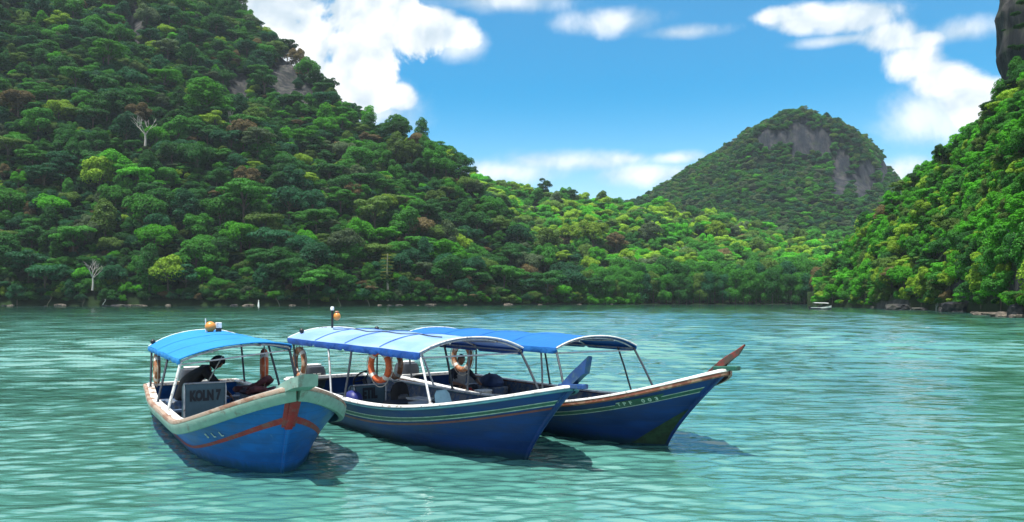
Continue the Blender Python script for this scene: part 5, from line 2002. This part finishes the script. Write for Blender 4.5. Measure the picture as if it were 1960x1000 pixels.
def backpack():
    e = empty('backpack', B(BOAT2, (-3.95, -0.12, 0.43)), BOAT2['th'])
    tag(e, 'black backpack standing upright on the bench of the pale canopy boat', 'bag')
    m = MB()
    m.loft([[((0.13) * math.copysign(abs(math.cos(t)) ** 0.6, math.cos(t)) * f, 0.165 * math.copysign(abs(math.sin(t)) ** 0.6, math.sin(t)) * f, z) for t in np.linspace(0, 2 * PI, 18, endpoint=False)] for z, f in ((0, 0.95), (0.05, 1.05), (0.22, 1.0), (0.34, 0.86), (0.42, 0.62), (0.45, 0.25))])
    m.build('bag_body', paint('black_cloth', (0.012, 0.012, 0.014), 0.85, var=0.3, bump=0.3), e, smooth=True)
    m = MB()
    m.loft([[(0.13 + 0.05 * math.cos(t) * f, 0.12 * math.sin(t) * f, z) for t in np.linspace(0, 2 * PI, 14, endpoint=False)] for z, f in ((0.04, 0.8), (0.08, 1), (0.18, 0.95), (0.22, 0.6))])
    m.build('pocket', M_DKGREY, e, smooth=True)
    for s in (-1, 1):
        MB().tube([(-0.11, s * 0.09, 0.38), (-0.19, s * 0.10, 0.26), (-0.14, s * 0.11, 0.08)], 0.016, 6).build('strap', M_BLACK, e, smooth=True)


backpack()
# dark seat beside it, with loose kit on it
o = MB().box((-3.4, -0.15, 0.33), (0.62, 1.15, 0.40), bevel=0.2).build('seat_box', paint('dark_seat', (0.022, 0.022, 0.028), 0.6, var=0.4, scale=6), r2)
MB().box((-3.38, -0.15, 0.555), (0.58, 1.05, 0.05), bevel=0.3).build('cushion', paint('black_cushion', (0.015, 0.015, 0.018), 0.5, var=0.3, bump=0.3), o)


def simple_thing(name, loc, rz, label, cat, parts, group=None):
    e = empty(name, loc, rz)
    tag(e, label, cat, group)
    for nm, mb, m, sm in parts:
        mb.build(nm, m, e, smooth=sm)
    return e


def rr_ring(a, b, z, n=20, p=0.5, dx=0.0):
    return [(dx + a * math.copysign(abs(math.cos(t)) ** p, math.cos(t)), b * math.copysign(abs(math.sin(t)) ** p, math.sin(t)), z) for t in np.linspace(0, 2 * PI, n, endpoint=False)]


M_LBLUE = paint('light_blue_plastic', (0.30, 0.52, 0.60), 0.45, var=0.12)
# light blue plastic chair: the back shows over the gunwale
ch = MB()
ch.loft([rr_ring(0.025, 0.21, 0.36, dx=-0.19), rr_ring(0.025, 0.22, 0.50, dx=-0.21), rr_ring(0.022, 0.20, 0.66, dx=-0.25), rr_ring(0.02, 0.13, 0.73, dx=-0.27)])
st_ = MB()
st_.loft([rr_ring(0.20, 0.20, 0.33), rr_ring(0.22, 0.215, 0.345), rr_ring(0.22, 0.215, 0.37), rr_ring(0.20, 0.20, 0.375)])
e = simple_thing('plastic_chair', B(BOAT2, (-2.15, -0.02, 0.13)), BOAT2['th'] + 0.35, 'light blue plastic chair with curved back in the pale canopy boat', 'chair', [('backrest', ch, M_LBLUE, True), ('seat', st_, M_LBLUE, True)])
for sx, sy in ((1, 1), (1, -1), (-1, 1), (-1, -1)):
    MB().tube([(sx * 0.18, sy * 0.17, 0.34), (sx * 0.21, sy * 0.19, 0.0)], [0.026, 0.02], 8).build('leg', M_LBLUE, e, smooth=True)
tub = MB()
tub.loft([rr_ring(0.15, 0.15, 0.0), rr_ring(0.18, 0.18, 0.42), rr_ring(0.195, 0.195, 0.425), rr_ring(0.195, 0.195, 0.45)])
lid = MB()
lid.loft([rr_ring(0.20, 0.20, 0.452), rr_ring(0.20, 0.20, 0.475), rr_ring(0.12, 0.12, 0.49)])
simple_thing('storage_tub', B(BOAT2, (-2.85, -0.28, 0.13)), BOAT2['th'], 'grey plastic storage tub beside the front post of the pale canopy boat', 'tub', [('tub_body', tub, paint('grey_plastic', (0.22, 0.25, 0.28), 0.5), True), ('lid', lid, paint('pale_grey_plastic', (0.33, 0.36, 0.38), 0.5), True)])
tr = MB().box((0, 0, 0.0), (0.42, 0.30, 0.02))
ed = MB().tube([(-0.21, -0.15, 0.02), (0.21, -0.15, 0.02), (0.21, 0.15, 0.02), (-0.21, 0.15, 0.02)], 0.012, 6, closed=True)
e = simple_thing('tray', B(BOAT2, (-3.3, -0.05, 0.60)), BOAT2['th'] + 0.2, 'pale flat tray lying on the dark seat of the pale canopy boat', 'tray', [('tray_base', tr, paint('pale_tray', (0.45, 0.46, 0.48), 0.5), False), ('tray_rim', ed, paint('tray_rim_paint', (0.5, 0.5, 0.5), 0.5), True)])
# in the rear boat
fl = MB()
fl.lathe([(0.02, 0), (0.13, 0.01), (0.15, 0.06), (0.15, 0.16), (0.12, 0.21), (0.05, 0.235), (0.05, 0.27), (0.02, 0.275)], n=18)
hd = MB().tube([(-0.11, 0, 0.2), (-0.07, 0, 0.29), (0.07, 0, 0.29), (0.11, 0, 0.2)], 0.014, 6)
simple_thing('fuel_can', B(BOAT3, (-5.15, -0.60, 0.30)), BOAT3['th'], 'round red fuel can before the seated person in the rear boat', 'fuel can', [('can_body', fl, paint('red_plastic', (0.33, 0.02, 0.02), 0.4), True), ('handle', hd, M_BLACK, True)])
bx = MB().box((0, 0, 0.11), (0.24, 0.30, 0.22), bevel=0.2)
ld = MB().box((0, 0, 0.24), (0.26, 0.32, 0.035), bevel=0.2)
simple_thing('cool_box', B(BOAT3, (-4.72, -0.55, 0.30)), BOAT3['th'], 'small white cool box beside the red fuel can in the rear boat', 'box', [('box_body', bx, paint('cream_plastic', (0.62, 0.62, 0.52), 0.5), False), ('lid', ld, M_WHITE, False)])
MB().box((-4.95, -0.60, 0.215), (1.3, 0.42, 0.165)).build('side_locker', M_IN, r3)
bl = MB()
bl.loft([rr_ring(0.28, 0.20, 0.0), rr_ring(0.30, 0.22, 0.08), rr_ring(0.24, 0.18, 0.20), rr_ring(0.12, 0.10, 0.27), rr_ring(0.03, 0.02, 0.28)])
bs = MB().tube([(-0.15, -0.05, 0.22), (0, -0.06, 0.30), (0.15, -0.05, 0.2)], 0.014, 6)
simple_thing('duffel_bag', B(BOAT3, (-6.1, 0.62, 0.45)), BOAT3['th'], 'dark blue duffel bag right of the seated person in the rear boat', 'bag', [('bag_body', bl, paint('dark_blue_cloth', (0.02, 0.045, 0.12), 0.8, var=0.4, bump=0.4), True), ('strap', bs, M_BLACK, True)])
MB().box((-6.1, 0.66, 0.29), (0.7, 0.42, 0.30)).build('side_locker', M_IN, r3)
# folded boat hook leaning in the first boat, mooring lines
simple_thing('boat_hook', (0, 0, 0), 0, 'thin pale wooden pole leaning over the grey board of the azure canopy boat', 'pole', [('shaft', MB().tube([B(BOAT1, (-4.25, -0.35, 0.80)), B(BOAT1, (-4.35, -0.02, 1.36))], 0.012, 7), M_ROPE, False),
                                                                                                                       ('hook', MB().tube([B(BOAT1, (-4.35, -0.02, 1.36)), B(BOAT1, (-4.36, 0.0, 1.40)), B(BOAT1, (-4.33, 0.03, 1.40))], 0.009, 6), M_STEEL, False)])
def slack(a, b, sag, n=16):
    return [a.lerp(b, i / n) - Vector((0, 0, sag * 4 * (i / n) * (1 - i / n))) for i in range(n + 1)]
for (a, b, s, lab) in ((B(BOAT1, (-6.0, 1.02, 0.62)), B(BOAT2, (-7.2, -1.0, 0.66)), 0.12, 'slack mooring rope between the azure canopy boat and the middle boat'),
                       (B(BOAT2, (-3.0, 1.14, 0.66)), B(BOAT3, (-4.6, -1.08, 0.60)), 0.10, 'slack mooring rope between the middle boat and the rear boat')):
    o = MB().tube(slack(a, b, s), 0.012, 6).build('mooring_rope', M_ROPE)
    tag(o, lab, 'rope', 'mooring ropes between the boats')


# ------------------------------------------------------------------ people

def person(name, c, J, E, head_at, face_dir, up_dir, mats, region, label, hair_col, group=None, head_r=0.105, shade_hood=False):
    """one skinned body grown over a posed skeleton, head with a modelled face joined to the neck"""
    names = list(J)
    me = bpy.data.meshes.new('body_skeleton')
    me.from_pydata([J[n][0] for n in names], [(names.index(a), names.index(b)) for a, b in E], [])
    o = bpy.data.objects.new('body_skeleton', me)
    C.objects.link(o)
    md = o.modifiers.new('skin', 'SKIN')
    md.use_smooth_shade = True
    for i, n in enumerate(names):
        sv = me.skin_vertices[0].data[i]
        sv.radius = (J[n][1], J[n][1] * (J[n][2] if len(J[n]) > 2 else 1))
        sv.use_root = (n == 'pelvis')
    s2 = o.modifiers.new('sub', 'SUBSURF')
    s2.levels = 2
    s2.render_levels = 2
    dg = bpy.context.evaluated_depsgraph_get()
    bmme = bpy.data.meshes.new_from_object(o.evaluated_get(dg))
    C.objects.unlink(o)
    bpy.data.objects.remove(o)
    bm = bmesh.new()
    bm.from_mesh(bmme)
    # cloth or skin by the nearest bone
    pos = [(n, Vector(J[n][0])) for n in names]
    for f in bm.faces:
        cc = f.calc_center_median()
        n = min(pos, key=lambda q: (q[1] - cc).length)[0]
        f.material_index = region(n)
        f.smooth = True
    # head
    z = Vector(up_dir).normalized()
    x = Vector(face_dir)
    x = (x - z * x.dot(z)).normalized()
    y = z.cross(x)
    R = Matrix((x, y, z)).transposed()
    hb = bmesh.ops.create_icosphere(bm, subdivisions=4, radius=1.0)['verts']
    for v in hb:
        n = v.co.normalized()
        p = Vector((n.x * 0.98, n.y * 0.77, n.z * 1.18))
        if n.x > 0.2:
            w = max(0, n.x - 0.2)
            p.x -= 0.10 * w
            nose = math.exp(-((n.y / 0.13) ** 2 + ((n.z + 0.16) / 0.20) ** 2))
            p.x += 0.24 * nose
            for s in (-1, 1):
                p.x -= 0.10 * math.exp(-(((n.y - s * 0.33) / 0.16) ** 2 + ((n.z - 0.05) / 0.10) ** 2))
            p.x += 0.06 * math.exp(-((n.z - 0.22) / 0.09) ** 2) * (abs(n.y) < 0.6)
            p.x += 0.07 * math.exp(-((n.y / 0.26) ** 2 + ((n.z + 0.52) / 0.07) ** 2)) - 0.05 * math.exp(-((n.y / 0.3) ** 2 + ((n.z + 0.44) / 0.03) ** 2))
        if n.z < -0.4:
            p.y *= 1 - 0.35 * (-0.4 - n.z)
            p.x += 0.10 * max(0, n.x) * (-0.4 - n.z)
        for s in (-1, 1):
            p.y += s * 0.14 * math.exp(-(((n.x + 0.05) / 0.14) ** 2 + ((n.z + 0.05) / 0.24) ** 2)) * (n.y * s > 0.6)
        v.co = Vector(head_at) + R @ (p * head_r)
    hs = set(hb)
    for f in bm.faces:
        if all(v in hs for v in f.verts):
            f.material_index = 0
            f.smooth = True
    fin = bpy.data.meshes.new('body')
    bm.to_mesh(fin)
    bm.free()
    for m in mats:
        fin.materials.append(m)
    e = empty(name, c['M'] @ Vector(J['pelvis'][0]), c['th'])
    tag(e, label, 'person', group)
    off = Vector(J['pelvis'][0])
    fin.transform(Matrix.Translation(-off))
    bo = bpy.data.objects.new('body', fin)
    C.objects.link(bo)
    bo.parent = e
    # hair: a cap over the skull
    hbm = bmesh.new()
    vs = bmesh.ops.create_icosphere(hbm, subdivisions=4, radius=1.0)['verts']
    for v in vs:
        n = v.co.normalized()
        f = 1.10 + 0.05 * mnoise.noise(n * 6) + 0.03 * mnoise.noise(n * 15)
        if n.x > (0.72 if shade_hood else 0.25) and n.z < 0.42:
            f = 0.80
        if n.z < (-0.95 if shade_hood else -0.35):
            f = 0.80
        if shade_hood:
            f *= 1.06
        v.co = Vector(head_at) - off + R @ (Vector((n.x * 0.98, n.y * 0.79, n.z * 1.18)) * head_r * f)
    hm = bpy.data.meshes.new('shade_hood' if shade_hood else 'hair')
    hbm.to_mesh(hm)
    hbm.free()
    hm.materials.append(hair_col)
    hm.polygons.foreach_set('use_smooth', [True] * len(hm.polygons))
    ho = bpy.data.objects.new('shade_hood' if shade_hood else 'hair', hm)
    C.objects.link(ho)
    ho.parent = e
    return e


def limb_hand(J, E, key, wrist, d, side):
    """palm, four unequal bent fingers and a thumb that leaves the side of the palm"""
    d = Vector(d).normalized()
    s = d.cross(Vector((0, 0, 1)))
    s = s.normalized() if s.length > 0.1 else Vector((0, 1, 0))
    n = s.cross(d).normalized()
    w = Vector(wrist)
    J[key + '_palm'] = (w + d * 0.055, 0.030, 0.55)
    E.append((key + '_wrist', key + '_palm'))
    for i, ln in enumerate((0.068, 0.078, 0.073, 0.058)):
        o = s * (0.030 - 0.020 * i) * side
        b = w + d * 0.085 + o
        J['%s_finger%da' % (key, i)] = (b, 0.0092)
        J['%s_finger%db' % (key, i)] = (b + d * ln * 0.5 - n * 0.008, 0.0088)
        J['%s_finger%dc' % (key, i)] = (b + d * ln * 0.85 - n * 0.028, 0.0078)
        E += [(key + '_palm', '%s_finger%da' % (key, i)), ('%s_finger%da' % (key, i), '%s_finger%db' % (key, i)), ('%s_finger%db' % (key, i), '%s_finger%dc' % (key, i))]
    t0 = w + d * 0.03 + s * 0.035 * side
    J[key + '_thumba'] = (t0, 0.0115)
    J[key + '_thumbb'] = (t0 + (d * 0.7 + s * 0.6 * side).normalized() * 0.045, 0.0095)
    E += [(key + '_palm', key + '_thumba'), (key + '_thumba', key + '_thumbb')]


def body_joints(pelvis, chest, neck, sh_l, sh_r, el_l, el_r, wr_l, wr_r, hip_l, hip_r, kn_l, kn_r, an_l, an_r, toe_l, toe_r, bulk=1.0):
    V = Vector
    J = {'pelvis': (V(pelvis), 0.150 * bulk, 0.85), 'belly': (V(pelvis).lerp(V(chest), 0.5), 0.145 * bulk, 0.85), 'chest': (V(chest), 0.155 * bulk, 0.85), 'neck': (V(neck), 0.060)}
    E = [('pelvis', 'belly'), ('belly', 'chest'), ('chest', 'neck')]
    for k, sh, el, wr, hp, kn, an, toe in (('left', sh_l, el_l, wr_l, hip_l, kn_l, an_l, toe_l), ('right', sh_r, el_r, wr_r, hip_r, kn_r, an_r, toe_r)):
        sh, el, wr, hp, kn, an, toe = map(V, (sh, el, wr, hp, kn, an, toe))
        J[k + '_shoulder'] = (sh, 0.072 * bulk)
        J[k + '_upperarm'] = (sh.lerp(el, 0.5), 0.056 * bulk)
        J[k + '_elbow'] = (el, 0.045 * bulk)
        J[k + '_forearm'] = (el.lerp(wr, 0.4), 0.043)
        J[k + '_wrist'] = (wr, 0.030)
        J[k + '_hip'] = (hp, 0.095 * bulk)
        J[k + '_thigh'] = (hp.lerp(kn, 0.5), 0.080 * bulk)
        J[k + '_knee'] = (kn, 0.060)
        J[k + '_calf'] = (kn.lerp(an, 0.35), 0.056)
        J[k + '_ankle'] = (an, 0.038)
        J[k + '_toe'] = (toe, 0.034)
        E += [('chest', k + '_shoulder'), (k + '_shoulder', k + '_upperarm'), (k + '_upperarm', k + '_elbow'), (k + '_elbow', k + '_forearm'), (k + '_forearm', k + '_wrist'),
              ('pelvis', k + '_hip'), (k + '_hip', k + '_thigh'), (k + '_thigh', k + '_knee'), (k + '_knee', k + '_calf'), (k + '_calf', k + '_ankle'), (k + '_ankle', k + '_toe')]
        limb_hand(J, E, k, wr, wr - el, 1 if k == 'left' else -1)
    return J, E


M_SKIN = paint('skin', (0.23, 0.115, 0.07), 0.55, var=0.12, scale=10)
M_SHADEBLACK = paint('shade_black_clothing', (0.012, 0.012, 0.014), 0.9, var=0.35, scale=8, bump=0.35, bump_scale=14)  # near-black base colour holds the shade on the backlit figure
M_TEE = paint('grey_shirt', (0.27, 0.28, 0.30), 0.9, var=0.15, scale=8, bump=0.35, bump_scale=14)
M_DKCLOTH = paint('dark_blue_clothing', (0.018, 0.024, 0.042), 0.9, var=0.35, scale=8, bump=0.35, bump_scale=14)
M_HAIR = paint('black_hair', (0.010, 0.009, 0.008), 0.5, var=0.3, scale=30)


def cloth_region(sleeve_long, legs_long=True):
    def f(n):
        if n.endswith(('palm', 'thumba', 'thumbb')) or 'finger' in n or n == 'neck':
            return 0
        if n.endswith('wrist') or n.endswith('forearm'):
            return 3 if sleeve_long else 0
        if n.endswith(('elbow', 'upperarm', 'shoulder')):
            return 3
        if n in ('pelvis',) or n.endswith(('hip', 'thigh', 'knee', 'calf')):
            return 2
        if n.endswith(('ankle', 'toe')):
            return 0
        return 1
    return f


# person bending forward on the bench of the first boat; black cloth and head cover paint in its shade
J, E = body_joints(pelvis=(-4.85, -0.72, 0.74), chest=(-4.78, -0.36, 1.07), neck=(-4.74, -0.13, 1.17), sh_l=(-4.98, -0.26, 1.12), sh_r=(-4.58, -0.26, 1.10), el_l=(-4.86, 0.02, 0.83), el_r=(-4.44, -0.02, 0.82),
                   wr_l=(-4.66, 0.14, 0.70), wr_r=(-4.42, 0.14, 0.66), hip_l=(-4.97, -0.68, 0.66), hip_r=(-4.73, -0.68, 0.66), kn_l=(-4.92, -0.24, 0.56), kn_r=(-4.66, -0.24, 0.56),
                   an_l=(-4.92, -0.12, 0.20), an_r=(-4.66, -0.14, 0.20), toe_l=(-4.88, 0.04, 0.165), toe_r=(-4.62, 0.02, 0.165), bulk=1.42)
person('person', BOAT1, J, E, (-4.70, -0.02, 1.27), (0.35, 0.55, -0.75), (-0.05, 0.8, 0.6), [M_SKIN, M_SHADEBLACK, M_SHADEBLACK, M_SHADEBLACK], cloth_region(True),
       'person bending forward behind the lettered grey board, blackened to a shaded silhouette', M_SHADEBLACK, 'people in the boats', head_r=0.112, shade_hood=True)
MB().box((-4.85, -0.72, 0.35), (0.5, 0.40, 0.44)).build('side_locker', M_IN, r1)
# person sitting at the stern of the rear boat, facing the bow
J, E = body_joints(pelvis=(-6.35, -0.12, 0.40), chest=(-6.33, -0.12, 0.74), neck=(-6.30, -0.12, 0.93), sh_l=(-6.32, 0.09, 0.84), sh_r=(-6.32, -0.33, 0.84), el_l=(-6.20, 0.26, 0.60), el_r=(-6.22, -0.46, 0.58),
                   wr_l=(-5.95, 0.17, 0.56), wr_r=(-5.98, -0.32, 0.54), hip_l=(-6.33, -0.02, 0.36), hip_r=(-6.33, -0.22, 0.36), kn_l=(-5.93, 0.06, 0.50), kn_r=(-5.93, -0.28, 0.50),
                   an_l=(-5.86, 0.06, 0.20), an_r=(-5.86, -0.28, 0.20), toe_l=(-5.70, 0.07, 0.165), toe_r=(-5.70, -0.30, 0.165), bulk=1.05)
person('person', BOAT3, J, E, (-6.27, -0.12, 1.08), (0.96, -0.25, -0.1), (0.08, 0, 1), [M_SKIN, M_TEE, M_DKCLOTH, M_DKCLOTH], cloth_region(False),
       'person in a grey shirt with dark sleeves sitting behind the bronze-brown life ring', M_HAIR, 'people in the boats')
MB().box((-6.40, -0.12, 0.20), (0.36, 0.5, 0.15)).build('helm_seat', M_IN, r3)


# ------------------------------------------------------------------ the small boat far across the bay

def far_boat():
    d = 186.0
    x0 = (1571 - HORX) * d / FPX
    e = empty('motorboat', (x0, d, 0), -0.06)
    tag(e, 'tiny white motorboat with a flat canopy far off below the right hillside', 'boat')
    k = 4.8 / 2
    mb = MB()
    rr = []
    for i in range(13):
        t = i / 12
        x = -k + 2 * k * t
        b = 0.78 * (1 - max(0, (t - 0.45) / 0.55) ** 2.2)
        z = 0.48 + 0.42 * max(0, t - 0.4) ** 1.5 * 2
        b = max(b, 0.03)
        rr.append([(x - 0.35 * max(0, t - 0.7), -b * 0.75, -0.25), (x, -b, z * 0.45), (x, -b, z), (x, -b + 0.08, z), (x, 0, 0.25), (x, b - 0.08, z), (x, b, z), (x, b, z * 0.45), (x - 0.35 * max(0, t - 0.7), b * 0.75, -0.25)])
    mb.loft(rr)
    mb.build('hull', paint('far_dark_hull', (0.015, 0.02, 0.035), 0.5), e, smooth=False)
    mb = MB()
    for s in (-1, 1):
        r2_ = []
        for i in range(13):
            t = i / 12
            x = -k + 2 * k * t
            b = max(0.78 * (1 - max(0, (t - 0.45) / 0.55) ** 2.2), 0.03) + 0.015
            z = 0.48 + 0.42 * max(0, t - 0.4) ** 1.5 * 2
            lo = z * (0.80 if t < 0.42 else 0.50)
            r2_.append([(x, s * b, lo), (x, s * b, z + 0.02), (x, s * (b - 0.05), z + 0.02)])
        mb.loft(r2_, close=False)
    mb.build('white_topside', M_WHITE, e, fix=False)
    mb = MB()
    mb.loft([[(-1.6 + 3.2 * i / 8, y, 1.55 - 0.10 * (i / 8) + 0.08 * (1 - (y / 0.7) ** 2) + dz) for y, dz in ((-0.7, 0), (-0.35, 0), (0, 0), (0.35, 0), (0.7, 0), (0.7, -0.06), (0, -0.06), (-0.7, -0.06))] for i in range(9)])
    mb.build('canopy', M_WHITE, e, smooth=False)
    for x in (-1.5, 0.0, 1.4):
        for s in (-1, 1):
            MB().tube([(x, s * 0.66, 0.5), (x, s * 0.66, 1.5)], 0.03, 6).build('post', M_DKPIPE, e)
    MB().box((-k - 0.2, 0, 0.5), (0.35, 0.4, 0.6)).build('outboard_motor', M_BLACK, e)
    MB().box((-0.3, 0, 0.65), (0.7, 1.0, 0.5)).build('console', M_BLACK, e)


far_boat()
